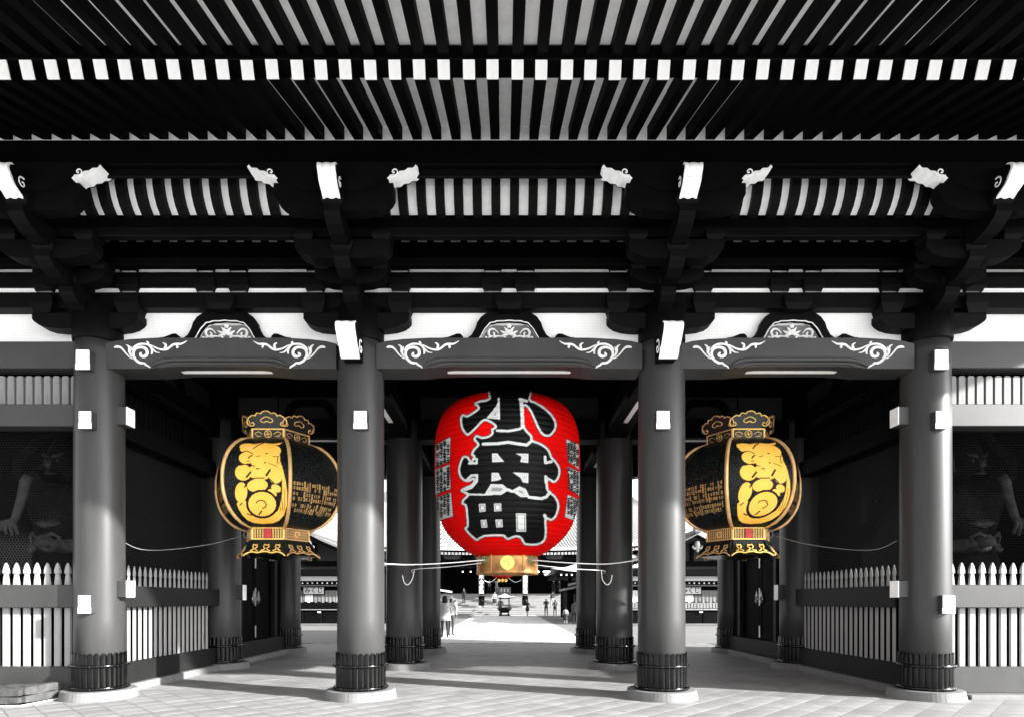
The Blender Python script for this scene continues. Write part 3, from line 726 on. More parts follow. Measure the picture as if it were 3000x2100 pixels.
for Mx, lb in ((T(-10.45, 9.45, 1.5), 'hexagonal wire screen in front of the guardian statue with the lowered pale hand'), (T(6.65, 9.45, 1.5), 'hexagonal wire screen in front of the right guardian statue'),
               (T(-6.52, 9.5, 1.5) @ RZ(R(90)), 'hexagonal wire screen along the left side of the passage, above the sunlit pickets'), (T(6.52, 13.3, 1.5) @ RZ(R(-90)), 'hexagonal wire screen along the right side of the passage, above the shaded pickets')):
    w_ = thing('wire_screen', Mx, label=lb, cat='wire screen', group='wire screens of the statue rooms')
    link('wire_mesh', hwm, w_, Mx, kind='stuff')
    m = MB()
    for a, b_, c, d in ((0, 3.8, -.04, .0), (0, 3.8, 2.60, 2.66)): m.box(a, b_, -.02, .02, c, d)
    for xx in (0, 3.76): m.box(xx, xx+.04, -.02, .02, 0, 2.6)
    part('frame', m, M['shade_paint2'], w_, Mx)

# ------------------------------------------------------------------ signed distance helpers for the prints
def inside(P, poly):
    x, y = P[:, 0], P[:, 1]; r = np.zeros(len(P), bool); n = len(poly)
    for i in range(n):
        x0, y0 = poly[i]; x1, y1 = poly[(i+1) % n]
        if y0 == y1: continue
        c = ((y0 > y) != (y1 > y)); r ^= c & (x < (x1-x0)*(y-y0)/(y1-y0)+x0)
    return r
def dist(P, pts, closed=True):
    d = np.full(len(P), 1e9); n = len(pts)
    for i in range(n if closed else n-1):
        a = np.array(pts[i], float); b_ = np.array(pts[(i+1) % n], float); ab = b_-a; L = (ab**2).sum()
        t = np.clip(((P-a)@ab)/(L if L > 0 else 1), 0, 1); q = P-(a+t[:, None]*ab); d = np.minimum(d, np.hypot(q[:, 0], q[:, 1]))
    return d
def sdf(P, poly):
    d = dist(P, poly); return np.where(inside(P, poly), d, -d)
def round_poly(pts, n=3):
    c = pts+[pts[0], pts[1], pts[2]]; out = []
    for i in range(1, len(pts)+1):
        p0, p1, p2, p3 = c[i-1], c[i], c[i+1], c[i+2] if i+2 < len(c) else c[(i+2) % len(pts)]
        for k in range(n):
            t = k/n; out.append(tuple(.5*(2*p1[j]+(-p0[j]+p2[j])*t+(2*p0[j]-5*p1[j]+4*p2[j]-p3[j])*t*t+(-p0[j]+3*p1[j]-3*p2[j]+p3[j])*t**3) for j in (0, 1)))
    return out
def add_print(me, vals):
    at = me.color_attributes.new('Print', 'FLOAT_COLOR', 'POINT')
    arr = np.ones((len(vals), 4), np.float32); arr[:, :3] = np.asarray(vals)[:, None]; at.data.foreach_set('color', arr.ravel())
def grid_mesh(name, V, nx, ny, keep, vals, mt):
    """V: (ny*nx,3) array; keep: bool per cell"""
    idx = np.arange(nx*ny).reshape(ny, nx); q = np.stack([idx[:-1, :-1], idx[:-1, 1:], idx[1:, 1:], idx[1:, :-1]], -1).reshape(-1, 4)
    q = q[keep.ravel()]; used, inv = np.unique(q, return_inverse=True); inv = inv.reshape(-1, 4)
    me = bpy.data.meshes.new(name); me.vertices.add(len(used)); me.vertices.foreach_set('co', V[used].astype(np.float32).ravel())
    me.loops.add(inv.size); me.loops.foreach_set('vertex_index', inv.ravel().astype(np.int32))
    me.polygons.add(len(inv)); me.polygons.foreach_set('loop_start', np.arange(0, inv.size, 4, dtype=np.int32)); me.polygons.foreach_set('loop_total', np.full(len(inv), 4, np.int32))
    me.polygons.foreach_set('use_smooth', np.ones(len(inv), bool)); me.update(calc_edges=True); me.materials.append(mt); add_print(me, vals[used]); return me

# ------------------------------------------------------------------ the big red lantern
LX, LY = -.02, 11.3
prof = [(.50, 2.30), (.62, 2.345), (.78, 2.43), (.93, 2.55), (1.08, 2.70), (1.19, 2.87), (1.265, 3.08), (1.315, 3.35), (1.335, 3.7), (1.34, 4.0), (1.335, 4.3), (1.305, 4.58), (1.235, 4.80), (1.13, 4.95), (1.01, 5.04), (.85, 5.10), (.62, 5.15), (.45, 5.16)]
PR = smooth_pts(prof, 10); pa = np.array(PR)
sl_ = np.r_[0, np.cumsum(np.hypot(*np.diff(pa, axis=0).T))]; TL = sl_[-1]
NR = 38
def lantern_pt(s, off=0.):
    r = np.interp(s, sl_, pa[:, 0]); z = np.interp(s, sl_, pa[:, 1])
    e = .004; dr = np.interp(s+e, sl_, pa[:, 0])-np.interp(s-e, sl_, pa[:, 0]); dz = np.interp(s+e, sl_, pa[:, 1])-np.interp(s-e, sl_, pa[:, 1]); L = np.hypot(dr, dz)+1e-9
    ph_ = (s/TL*NR) % 1; bul = .013*(1-(2*ph_-1)**2)**.5+off
    return r+dz/L*bul, z-dr/L*bul
lan = thing('red_lantern', T(LX, LY, 2.0), label='giant red paper lantern with black brush characters outlined in white, hanging in the middle bay', cat='lantern')
ss = np.linspace(0, TL, NR*8+1); rr_, zz_ = lantern_pt(ss)
m = MB(); m.smooth = True; m.lathe([(float(a), float(b_)) for a, b_ in zip(rr_, zz_)], 180, cap=False)
part('lantern_body', m, M['red'], lan, T(LX, LY, 0))
O = [(540,20),(870,20),(872,130),(905,148),(965,182),(1035,240),(1076,300),(1086,350),(1072,395),(1035,435),(990,440),(950,412),(915,350),(880,270),(845,208),(816,202),(822,335),(832,368),(868,408),(892,438),(888,462),(935,478),(990,508),(1030,550),(1046,596),(1075,628),(1104,668),(1117,712),(1108,768),(1082,806),(1050,814),(1016,792),(1014,850),(1030,878),(1068,908),(1096,950),(1108,1000),(1096,1060),(1070,1106),(1032,1124),(1002,1112),(1006,1180),(1001,1260),(976,1300),(930,1320),(870,1324),(812,1312),(790,1270),(750,1256),(692,1278),(656,1262),(638,1248),(500,1252),(440,1286),(400,1264),(350,1215),(330,1175),(350,1158),(344,1060),(336,1000),(308,986),(315,945),(350,914),(342,902),(304,886),(306,862),(342,842),(392,818),(405,790),(375,806),(330,802),(294,765),(279,710),(290,655),(312,600),(340,588),(372,600),(388,628),(404,600),(384,590),(400,540),(436,502),(408,470),(410,438),(436,420),(478,436),(532,424),(552,402),(546,374),(578,356),(545,330),(500,312),(468,338),(420,388),(370,430),(340,422),(310,380),(297,330),(299,270),(330,250),(355,262),(440,205),(412,182),(420,158),(470,138),(530,122)]
HOL = [[(512,288),(560,232),(592,190),(614,136),(618,296)], [(558,574),(602,574),(612,590),(656,640),(560,644)], [(752,574),(853,576),(852,650),(788,642),(800,600)], [(556,731),(608,731),(632,780),(604,792),(553,799)], [(728,728),(853,734),(852,814),(808,806),(790,770)],
       [(500,902),(548,822),(642,824),(696,868),(630,910)], [(716,876),(780,840),(832,862),(862,926),(790,926)]]
SQ = [[(452,984),(504,982),(505,1044),(456,1048)], [(575,980),(632,979),(634,1040),(578,1043)], [(466,1113),(512,1112),(520,1172),(474,1176)], [(586,1111),(640,1110),(644,1170),(594,1173)], [(753,1060),(832,1059),(834,1207),(757,1206)]]
LIN = [([(612,128),(614,292)], 9), ([(784,134),(840,150)], 13), ([(795,140),(800,200),(806,290),(806,345)], 17), ([(600,388),(690,392),(780,376),(822,352)], 11), ([(486,497),(600,494),(690,482),(760,494),(840,505),(885,468)], 13), ([(340,905),(500,908),(560,905)], 8), ([(690,868),(722,882)], 12), ([(858,928),(960,940),(1000,925),(1030,884)], 13),
       ([(390,610),(434,620),(434,652),(372,654)], 10), ([(350,792),(392,752),(436,750),(434,800),(392,850),(340,868)], 11), ([(988,600),(992,650),(1040,640)], 12), ([(1012,780),(992,760),(994,800),(1010,850)], 11), ([(985,1075),(1000,1110)], 14)]
def to_img(V):   # world -> pixel of the photograph (how the prints were measured off it)
    Y = V[:, 1]; return 1480+(V[:, 0]-CX)*F/Y, 1757-(V[:, 2]-CZ)*F/Y
nx, ny = 470, 380
sv = np.linspace(.12, TL-.35, ny); th = np.linspace(R(-80), R(80), nx)
rg, zg = lantern_pt(sv, .004)
TH, RG = np.meshgrid(th, rg); ZG = np.repeat(zg[:, None], nx, 1)
V = np.stack([LX+RG*np.sin(TH), LY-RG*np.cos(TH), ZG], -1).reshape(-1, 3)
u_, v_ = to_img(V); P2 = np.stack([(u_-1240)*2.77, (v_-1120)*2.77], 1)
O = round_poly(O, 2); D = sdf(P2, O); val = np.zeros(len(P2)); kp = D > 0
def band(d):      # white outline with a fine broken grey line in it, then black
    w = np.interp(d, [0, 3, 5, 9, 11, 13, 17, 22], [.05, .3, .97, .97, .5, .97, .9, .0]); return np.where(d > 22, 0, w)
val = np.where(kp, band(D), 0)
for h in HOL:
    d = sdf(P2, h); val = np.where((d > -3) & kp, np.maximum(val, np.interp(d, [-3, 0, 3, 9, 12, 22, 30], [0, .4, .95, .9, .6, .9, .35])), val)
for h in SQ:
    d = sdf(P2, h); val = np.where((d > -2) & kp, np.maximum(val, np.interp(d, [-2, 0, 5, 9, 12, 15, 40], [0, .7, .85, .2, .25, .95, .9])), val)
for l, w in LIN:
    d = dist(P2, l, False); val = np.where((d < w) & kp, np.maximum(val, np.interp(d, [0, w*.5, w*.8, w], [.75, .95, .8, 0])), val)
PAN = [[(100,505),(215,440),(223,450),(216,640),(100,688)], [(98,705),(215,660),(224,860),(98,912)], [(104,930),(226,888),(243,1085),(125,1118)], [(1159,456),(1262,500),(1264,705),(1175,640)], [(1171,680),(1272,724),(1270,920),(1181,866)], [(1171,905),(1270,950),(1240,1125),(1149,1090)]]
rp_ = random.Random(11)
for j, p in enumerate(PAN):
    d = sdf(P2, p); ins = d > 0
    v0 = np.interp(d, [0, 3, 5, 12], [.1, .4, .85, .72])
    left = j < 3; xa, xb = (100, 222) if left else (1165, 1268); ya = min(q[1] for q in p); yb = max(q[1] for q in p)
    for c in range(4):
        xx = xa+(xb-xa)*(c+.6)/4.3
        yb0 = np.interp(xx, [xa, xb], [p[0][1], p[1][1]] if left else [p[0][1], p[1][1]])+18
        for r_ in range(9):
            yy = yb0+(yb-ya-70)*r_/8.5
            if rp_.random() < .12: continue
            for st_ in ([(xx-10, yy-6), (xx+10, yy-7)], [(xx-9, yy+7), (xx+9, yy+6)], [(xx, yy-10), (xx+rp_.uniform(-3, 3), yy+10)]):
                if rp_.random() < .18: continue
                dd = dist(P2[ins], st_, False) if ins.any() else []
                t_ = v0[ins]; t_ = np.where(dd < 4.6, .015, t_); v0[ins] = t_
    val = np.where(ins, v0, val); kp = kp | ins
kc = kp.reshape(ny, nx); keep = kc[:-1, :-1] | kc[1:, :-1] | kc[:-1, 1:] | kc[1:, 1:]
V[:, 0] -= LX; V[:, 1] -= LY
mp_ = mat_attr('lantern_print', (.0018, .0018, .002), (.62, .64, .63), .5)
gm = grid_mesh('brush_lettering', V, nx, ny, keep, val, mp_); link('brush_lettering', gm, lan, T(LX, LY, 0))
m = MB(); m.smooth = True
m.lathe([(.40, 2.28), (.56, 2.30), (.565, 2.30), (.572, 2.27), (.572, 2.02), (.585, 2.0), (.575, 1.97), (.50, 1.97), (.50, 2.2)], 48, cap=False)
m.smooth = False
for a in (-62, -30, 30, 62, 120, 180, 240):
    A = R(a-90)
    q = MB(); q.bbox(-.012, .012, -.012, .012, 1.975, 2.31, .004); q.xf(T(.578*math.cos(A), .578*math.sin(A), 0) @ RZ(A)); m.add(q.v, q.f)
bs = part('base_band', m, M['bronze'], lan, T(LX, LY, 0))
m = MB(); em = [(.13*math.cos(t_), 2.155+.13*math.sin(t_)) for t_ in [R(k*15) for k in range(-4, 17)]]; em = [(.03, 2.02), (0, 1.995), (-.03, 2.02)][::1]+em[::-1][0:0]
cir = [(.125*math.cos(R(k)), 2.16+.125*math.sin(R(k))) for k in range(-65, 246, 12)]
m.prism(cir+[(-.02, 2.03), (0, 2.01), (.02, 2.03)], -.035, 0)
m.smooth = True
m.ribbon([(-.05, 2.23, .015), (-.01, 2.20, .03), (.03, 2.15, .03), (.02, 2.08, .015)], -.034, .012); m.ribbon([(.06, 2.24, .015), (.02, 2.22, .02), (-.05, 2.17, .025), (-.06, 2.10, .01)], -.034, .012)
part('crest', m, M['gold'], bs, T(LX, LY-.565, 0))
for s in (-1, 1):
    m = MB(); cx_, cy_ = LX+s*.565*math.sin(R(47)), LY-.60*math.cos(R(47)); m.tube([(cx_+.045*math.cos(t_), cy_-.03, 2.225+.045*math.sin(t_)) for t_ in [k*math.pi/6 for k in range(13)]], .013, 6); part('rope_ring', m, M['verd'], bs)
m = MB(); m.lathe([(.30, 5.15), (.42, 5.15), (.42, 5.3), (.30, 5.32)], 24); m.tube([(0, 0, 5.3), (0, 0, 6.0)], .03); part('hanger', m, M['metal'], lan, T(LX, LY, 0))

# ------------------------------------------------------------------ the two hexagonal gilt lanterns
GX, GY = -4.30, 11.3
def hexR(t): return .58+.57*(max(0, 1-abs(2*t-1)**2.3))**.62
Z0, Z1 = 2.79, 4.376
GT = thing('hexagonal_lantern', T(GX, GY, 2.2), label='black and gold hexagonal metal lantern hanging in the left bay', cat='lantern', group='gilt hexagonal lanterns')
panel_mat = mat_attr('gilt_panel', (.003, .004, .004), (1.0, .62, .14), .38, metal1=.0, speckle=True, rough0=.3, grad=(1.0, .46, .04))
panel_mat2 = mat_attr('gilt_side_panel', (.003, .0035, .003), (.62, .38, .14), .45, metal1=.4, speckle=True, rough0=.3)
SH = []
def ell(cx_, cy_, a, b_, rot=0):
    return [(cx_+a*math.cos(t_)*math.cos(rot)-b_*math.sin(t_)*math.sin(rot), cy_+a*math.cos(t_)*math.sin(rot)+b_*math.sin(t_)*math.cos(rot)) for t_ in [k*math.pi/10 for k in range(20)]]
CUTX = [([(330,560),(400,545),(450,570)],4),([(330,680),(410,665),(470,690)],4),([(600,660),(680,690)],3),([(430,810),(470,800),(560,800)],5),([(600,800),(650,845)],5),([(400,640),(420,640)],4),([(640,595),(700,600)],3),([(480,600),(520,590)],3)]
SH += [ell(425,515,98,40,.1), ell(620,545,98,62), ell(500,540,120,62), ell(400,612,80,58), ell(560,640,135,80), ell(650,610,60,60), ell(362,748,78,76), ell(668,770,68,82), ell(525,740,115,80), ell(660,700,70,50),
       ell(495,870,98,62,-.1), ell(342,935,58,96,.05), ell(672,897,50,34,.5), ell(632,942,48,34,.6),
       [(345,478),(372,500),(440,485),(500,475),(560,468),(600,475),(640,478),(700,470),(735,465),(700,488),(650,492),(620,500),(660,520),(600,560),(420,560),(345,552),(330,530),(352,515)],
       [(330,1010),(300,1040),(318,1090),(355,1150),(400,1195),(460,1222),(540,1232),(640,1226),(700,1200),(745,1150),(772,1060),(776,940),(762,830),(735,720),(692,588),(706,690),(728,800),(728,950),(712,1040),(690,1105),(640,1150),(560,1168),(480,1160),(430,1130),(405,1085),(396,1030),(370,1000)]]
RING = ell(540,1045,131,115,.1)
CUT = [([(484,1034),(495,1018),(530,1008),(560,1018),(580,1050),(572,1072),(545,1085)], 5), ([(512,1142),(534,1112)], 7), ([(455,525),(500,492),(560,468)], 4), ([(410,612),(432,592)], 6), ([(440,590),(446,585)], 5), ([(575,568),(590,568)], 5), ([(422,668),(436,664)], 5), ([(560,658),(574,654)], 5), ([(486,712),(510,712)], 5), ([(690,596),(680,660)], 4),
       ([(395,790),(430,745)], 9), ([(580,775),(612,725)], 10), ([(715,900),(735,1110)], 3), ([(748,900),(752,1100)], 2.5), ([(700,1000),(715,1110)], 2.5), ([(395,850),(375,885)], 7), ([(330,1055),(350,1035)], 6), ([(400,1135),(440,1150)], 5)]
def panel_grid(k, nx, ny):
    a = R(-90+60*k); am, ap = a-R(30), a+R(30); t_ = np.linspace(0, 1, ny)
    Rr = np.array([hexR(x) for x in t_]); Zz = Z0+(Z1-Z0)*t_; w = np.linspace(.0, 1, nx)
    W, RR = np.meshgrid(w, Rr); ZZ = np.repeat(Zz[:, None], nx, 1)
    bulge = .045*(1-(2*W-1)**2)*(RR/1.15)
    X = RR*((1-W)*math.cos(am)+W*math.cos(ap))+bulge*math.cos(a); Y = RR*((1-W)*math.sin(am)+W*math.sin(ap))+bulge*math.sin(a)
    return np.stack([X, Y, ZZ], -1).reshape(-1, 3), W, np.repeat(t_[:, None], nx, 1)
for k in range(6):
    nx, ny = (170, 260) if k == 0 else (100, 190)
    V, W, TT = panel_grid(k, nx, ny)
    if k == 0:
        u_, v_ = to_img(V+np.array([GX, GY, 0])); P2 = np.stack([(u_-600)*3.213, (v_-1150)*3.213], 1)
        g_ = np.zeros(len(P2))
        for s_ in SH: g_ = np.maximum(g_, np.clip(sdf(P2, s_)/5+.5, 0, 1))
        dr = sdf(P2, RING); g_ = np.where((dr > -22) & (dr < 0), 0, g_); g_ = np.maximum(g_, np.clip(dr/5+.5, 0, 1))
        for l, w in CUT+CUTX: g_ = np.minimum(g_, np.clip((dist(P2, l, False)-w)/4+.5, 0, 1))
    else:
        Wf, Tf = W.ravel(), TT.ravel(); g_ = np.zeros(len(Wf)); rk = random.Random(20+k)
        for t0 in (.455, .405, .345, .295, .225, .175):
            for i in range(19):
                if rk.random() < .1: continue
                wc = .07+i*.047; lean = rk.uniform(-.005, .005)
                hgt = .017 if rk.random() < .85 else .03
                q = (np.abs(Wf-wc-lean) < .013) & (np.abs(Tf-t0-.012*(wc-.5)) < hgt); g_ = np.where(q, rk.uniform(.5, 1), g_)
                q = (np.abs(Wf-wc-lean) < .004) & (np.abs(Tf-t0+.004) < .006); g_ = np.where(q, .1, g_)
    me = grid_mesh('panel', V, nx, ny, np.ones((ny-1, nx-1), bool), g_, panel_mat if k == 0 else panel_mat2)
    link('panel', me, GT, T(GX, GY, 0))
    # edge rib
    a = R(-60+60*k); m = MB(); m.smooth = True
    m.tube([((hexR(x)+.012)*math.cos(a), (hexR(x)+.012)*math.sin(a), Z0+(Z1-Z0)*x) for x in [q/22 for q in range(23)]], .033, 8)
    part('edge_rib', m, M['golddull'], GT, T(GX, GY, 0))
    # neck, foot, crown and skirt plates of this side
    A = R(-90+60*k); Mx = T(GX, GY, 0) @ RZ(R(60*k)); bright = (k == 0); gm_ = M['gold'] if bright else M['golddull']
    def plate(w0, z0, r0, w1, z1, r1, th=.02):
        y0, y1 = -r0*math.cos(R(30)), -r1*math.cos(R(30)); m = MB()
        m.add([(-w0, y0, z0), (w0, y0, z0), (w1, y1, z1), (-w1, y1, z1), (-w0, y0+th, z0), (w0, y0+th, z0), (w1, y1+th, z1), (-w1, y1+th, z1)], [(0,1,2,3),(5,4,7,6),(0,4,5,1),(1,5,6,2),(2,6,7,3),(3,7,4,0)]); return m
    rN = .575; hwN = rN/2
    n_ = part('neck_plate', plate(hwN, 4.36, rN, hwN, 4.56, rN), M['green'], GT, Mx)
    yN = -rN*math.cos(R(30)); m = MB(); F_ = lambda x0, x1, z0, z1: m.bbox(x0, x1, yN-.014, yN+.002, z0, z1, .004)
    F_(-hwN, hwN, 4.36, 4.385); F_(-hwN, hwN, 4.535, 4.56); F_(-hwN, -hwN+.022, 4.38, 4.54); F_(hwN-.022, hwN, 4.38, 4.54)
    m.smooth = True
    m.ribbon([(.062*math.cos(R(q)), 4.46+.062*math.sin(R(q)), .014) for q in range(0, 361, 30)], yN-.001, .012)
    for q in range(4):                                                # four-armed emblem in the roundel
        b_ = R(90*q); pts = [(0, 0), (.030, 0), (.036, .022)]
        m.ribbon([(x*math.cos(b_)-z*math.sin(b_), 4.46+x*math.sin(b_)+z*math.cos(b_), .013) for x, z in pts], yN-.001, .010)
    for s in (-1, 1):
        m.ribbon([(s*x, z, w) for x, z, w in [(.10, 4.45, .006), (.12, 4.475, .012), (.15, 4.49, .012), (.175, 4.50, .012), (.20, 4.49, .012), (.23, 4.475, .012), (.225, 4.45, .008), (.17, 4.44, .006)]], yN-.001, .009)
        m.ribbon([(s*x, z, w) for x, z, w in [(.12, 4.43, .005), (.17, 4.415, .012), (.22, 4.425, .005)]], yN-.001, .007)
    part('gilt_trim', m, gm_, n_, Mx)
    # crown leaf: cloud-edged plate leaning outward
    lobes = [(0, .30), (.06, .285), (.09, .255), (.15, .265), (.18, .235), (.19, .215), (.24, .225), (.285, .20), (.33, .16), (.345, .11), (.33, .065), (.29, .04), (.25, .05)]
    base = [(.22, .0)]
    half = lobes+base; poly = [(x, z) for x, z in half]+[(-x, z) for x, z in half[::-1][:-1]]
    lean = Matrix.Rotation(R(18), 4, 'X')
    m = MB(); m.prism([(x*1.02, z) for x, z in poly], 0, .012); m.xf(T(0, yN-.005, 4.56) @ Matrix.Rotation(R(22), 4, 'X'))
    c_ = part('crown_plate', m, M['green'], GT, Mx)
    m = MB(); m.smooth = True
    E = [(x*1.02, z, .022) for x, z in lobes]+[(.235, .075, .02), (.26, .105, .02), (.285, .085, .012)]
    m.ribbon(E, -.001, .014); m.ribbon(E, -.001, .014, mirror=0)
    Hh = [(0, .19, .016), (.03, .205, .018), (.055, .195, .018), (.085, .185, .018), (.10, .15, .018), (.09, .115, .018), (.06, .10, .018), (.03, .105, .018), (.012, .125, .018), (0, .105, .016)]
    Hh = [(0, .20, .016), (.035, .19, .018), (.065, .175, .018), (.10, .155, .018), (.105, .125, .018), (.075, .105, .018), (.04, .105, .018), (.015, .125, .018), (0, .11, .014)]
    m.ribbon(Hh, -.001, .014); m.ribbon(Hh, -.001, .014, mirror=0); m.xf(T(0, yN-.005, 4.56) @ Matrix.Rotation(R(22), 4, 'X'))
    part('gilt_trim', m, gm_, c_, Mx)
    # foot: pierced lattice band
    f_ = part('foot_plate', plate(hwN, 2.57, rN, hwN, 2.80, rN), M['green'], GT, Mx)
    m = MB(); F2 = lambda x0, x1, z0, z1: m.bbox(x0, x1, yN-.016, yN+.002, z0, z1, .004)
    F2(-hwN, hwN, 2.575, 2.598); F2(-hwN, hwN, 2.775, 2.80); F2(-hwN, -hwN+.02, 2.59, 2.78); F2(hwN-.02, hwN, 2.59, 2.78)
    m.smooth = True
    for i in range(-6, 7):
        for s in (-1, 1):
            pts = []
            for q in range(5):
                z = 2.597+q*.0445; x = i*.046+(s*.0115 if q % 2 else -s*.0115)
                if abs(x) > hwN-.015 : x = math.copysign(hwN-.015, x)
                pts.append((x, z, .009))
            if abs(i*.046) > .075 or not bright: m.ribbon(pts, yN-.001, .009)
    part('gilt_trim', m, gm_, f_, Mx)
    m = MB()
    if bright: m.bbox(-.065, .065, yN-.022, yN-.0015, 2.60, 2.775, .006)
    else:
        m.smooth = True; m.ribbon([(.05*math.cos(R(q)), 2.69+.05*math.sin(R(q)), .03) for q in range(0, 361, 40)], yN-.002, .02)
    part('red_badge' if bright else 'ring_badge', m, M['redm'] if bright else M['golddull'], f_, Mx)
    # skirt with scalloped gilt edge
    rS = .74
    y0, y1 = -rN*math.cos(R(30))-.0, -rS*math.cos(R(30)); m = MB(); top = 2.57; n = 16; vs = []
    for i in range(n+1):
        t_ = i/n*2-1; sc_ = .028*abs(math.cos(t_*math.pi*1.5))
        e_ = abs(t_)**4*.05
        vs += [(t_*(hwN+.02), y0, top), (t_*(rN+.16)*.5, y0-.06, top-.12), (t_*(rS+.0)*.5+0*e_, y1-e_*.5, 2.325+sc_-e_)]
    fs = []
    for i in range(n): fs += [(i*3, i*3+3, i*3+4, i*3+1), (i*3+1, i*3+4, i*3+5, i*3+2)]
    m.add(vs, fs); m.smooth = True
    k_ = part('skirt_plate', m, M['green'], GT, Mx)
    m = MB(); m.smooth = True
    def sk(x, t_): # point on the skirt: x, t 0..1 down
        zz = top-.12*min(t_/.4, 1) if t_ < .4 else top-.12-(t_-.4)/.6*.11
        yy = y0-.06*min(t_/.4, 1) if t_ < .4 else (y0-.06)+(t_-.4)/.6*(y1-(y0-.06))
        return (x, yy-.012, zz)
    m.tube([(v[0], v[1]-.01, v[2]) for v in vs[2::3]], .014, 5)
    for cx_, sc_ in ((0, 1.25), (-.2, 1), (.2, 1)):
        pts = [sk(cx_+sc_*dx, t_) for dx, t_ in [(-.07, .86), (-.03, .78), (-.012, .62), (-.04, .45), (-.03, .28), (0, .34), (.03, .28), (.04, .45), (.012, .62), (.03, .78), (.07, .86)]]
        m.tube(pts, .012, 5)
    part('gilt_trim', m, gm_, k_, Mx)
m = MB(); m.lathe([(.1, 4.50), (.5, 4.50), (.5, 4.56), (.1, 4.7)], 6); m.tube([(0, 0, 4.6), (0, 0, 6.0)], .016, 6); m.lathe([(.02, 2.24), (.72, 2.30), (.70, 2.36), (.02, 2.36)], 6); part('hanger', m, M['metal'], GT, T(GX, GY, 0))
copy_tree(GT, T(4.29, GY, 2.2), label='black and gold hexagonal metal lantern hanging in the right bay')

# ------------------------------------------------------------------ ropes that steady the lanterns
def rope(name, pts, rad, label, mt='rope', extra=None):
    m = MB(); m.smooth = True; m.tube(smooth_pts(pts, 6), rad, 8)
    if extra:
        for e, r_ in extra: m.tube(smooth_pts(e, 5), r_, 6)
    o = part(name, m, M[mt]); props(o, label, 'rope', 'ropes that steady the lanterns')
rope('steadying_rope', [(-.42, 10.83, 2.215), (-1.0, 10.4, 2.135), (-1.6, 10.0, 2.08), (-2.0, 9.72, 2.075)], .009, 'white rope from the red lantern base to the inner left column, with a hanging loop',
     extra=[([(-.48, 10.86, 2.16), (-1.1, 10.9, 2.09), (-1.75, 11.2, 2.06), (-2.02, 12.9, 2.06)], .006), ([(-1.76, 11.3, 2.05), (-1.80, 11.3, 1.88), (-1.88, 11.3, 1.78), (-1.95, 11.3, 1.83), (-1.98, 11.3, 1.96)], .008)])
rope('steadying_rope', [(.40, 10.83, 2.215), (1.0, 10.4, 2.135), (1.6, 10.0, 2.09), (2.05, 9.65, 2.13)], .009, 'white rope from the red lantern base to the inner right column, with a hanging loop',
     extra=[([(.45, 10.86, 2.13), (1.1, 10.9, 2.06), (1.75, 11.2, 2.04), (2.05, 12.9, 2.06)], .006), ([(1.74, 11.3, 2.05), (1.76, 11.3, 1.88), (1.84, 11.3, 1.78), (1.91, 11.3, 1.83), (1.94, 11.3, 1.96)], .008)])
for s, lb in ((-1, 'thin wire from the left hexagonal lantern to the outer left column'), (1, 'thin wire from the right hexagonal lantern towards the outer right column')):
    rope('steadying_wire', [(s*4.88, 11.1, 2.68), (s*5.2, 10.6, 2.48), (s*5.6, 10.0, 2.33), (s*5.85, 9.6, 2.30), (s*6.05, 9.42, 2.42)], .006, lb, 'thinwire', extra=[([(s*4.80+.06*math.cos(a), 11.1, 2.70+.07*math.sin(a)) for a in [k*math.pi/4 for k in range(9)]], .009)])
#@@P4@@
# ------------------------------------------------------------------ figures (one skinned body each, painted by zone)
def mat_flat(n, c, r=.8): return mat(n, c, r)
FM = {}
def fm_(c):
    c = c*.22 if c < .2 else c*.6; k = round(c, 5)
    if k not in FM: FM[k] = mat('cloth_%d' % len(FM), c, .85)
    return FM[k]
def skin_mesh(J, E, root, sub=2):
    me = bpy.data.meshes.new('body'); names = list(J); me.from_pydata([J[n][0] for n in names], [(names.index(a), names.index(b_)) for a, b_ in E], [])
    o = bpy.data.objects.new('body_tmp', me); COL.objects.link(o)
    md = o.modifiers.new('skin', 'SKIN'); md.use_smooth_shade = True; sv_ = me.skin_vertices[0].data
    for i, n in enumerate(names):
        r = J[n][1]; sv_[i].radius = r if isinstance(r, tuple) else (r, r); sv_[i].use_root = (n == root)
    o.modifiers.new('sub', 'SUBSURF').levels = sub
    bpy.context.view_layer.update()
    ev = o.evaluated_get(bpy.context.evaluated_depsgraph_get()); m2 = bpy.data.meshes.new_from_object(ev)
    bpy.data.objects.remove(o); return m2
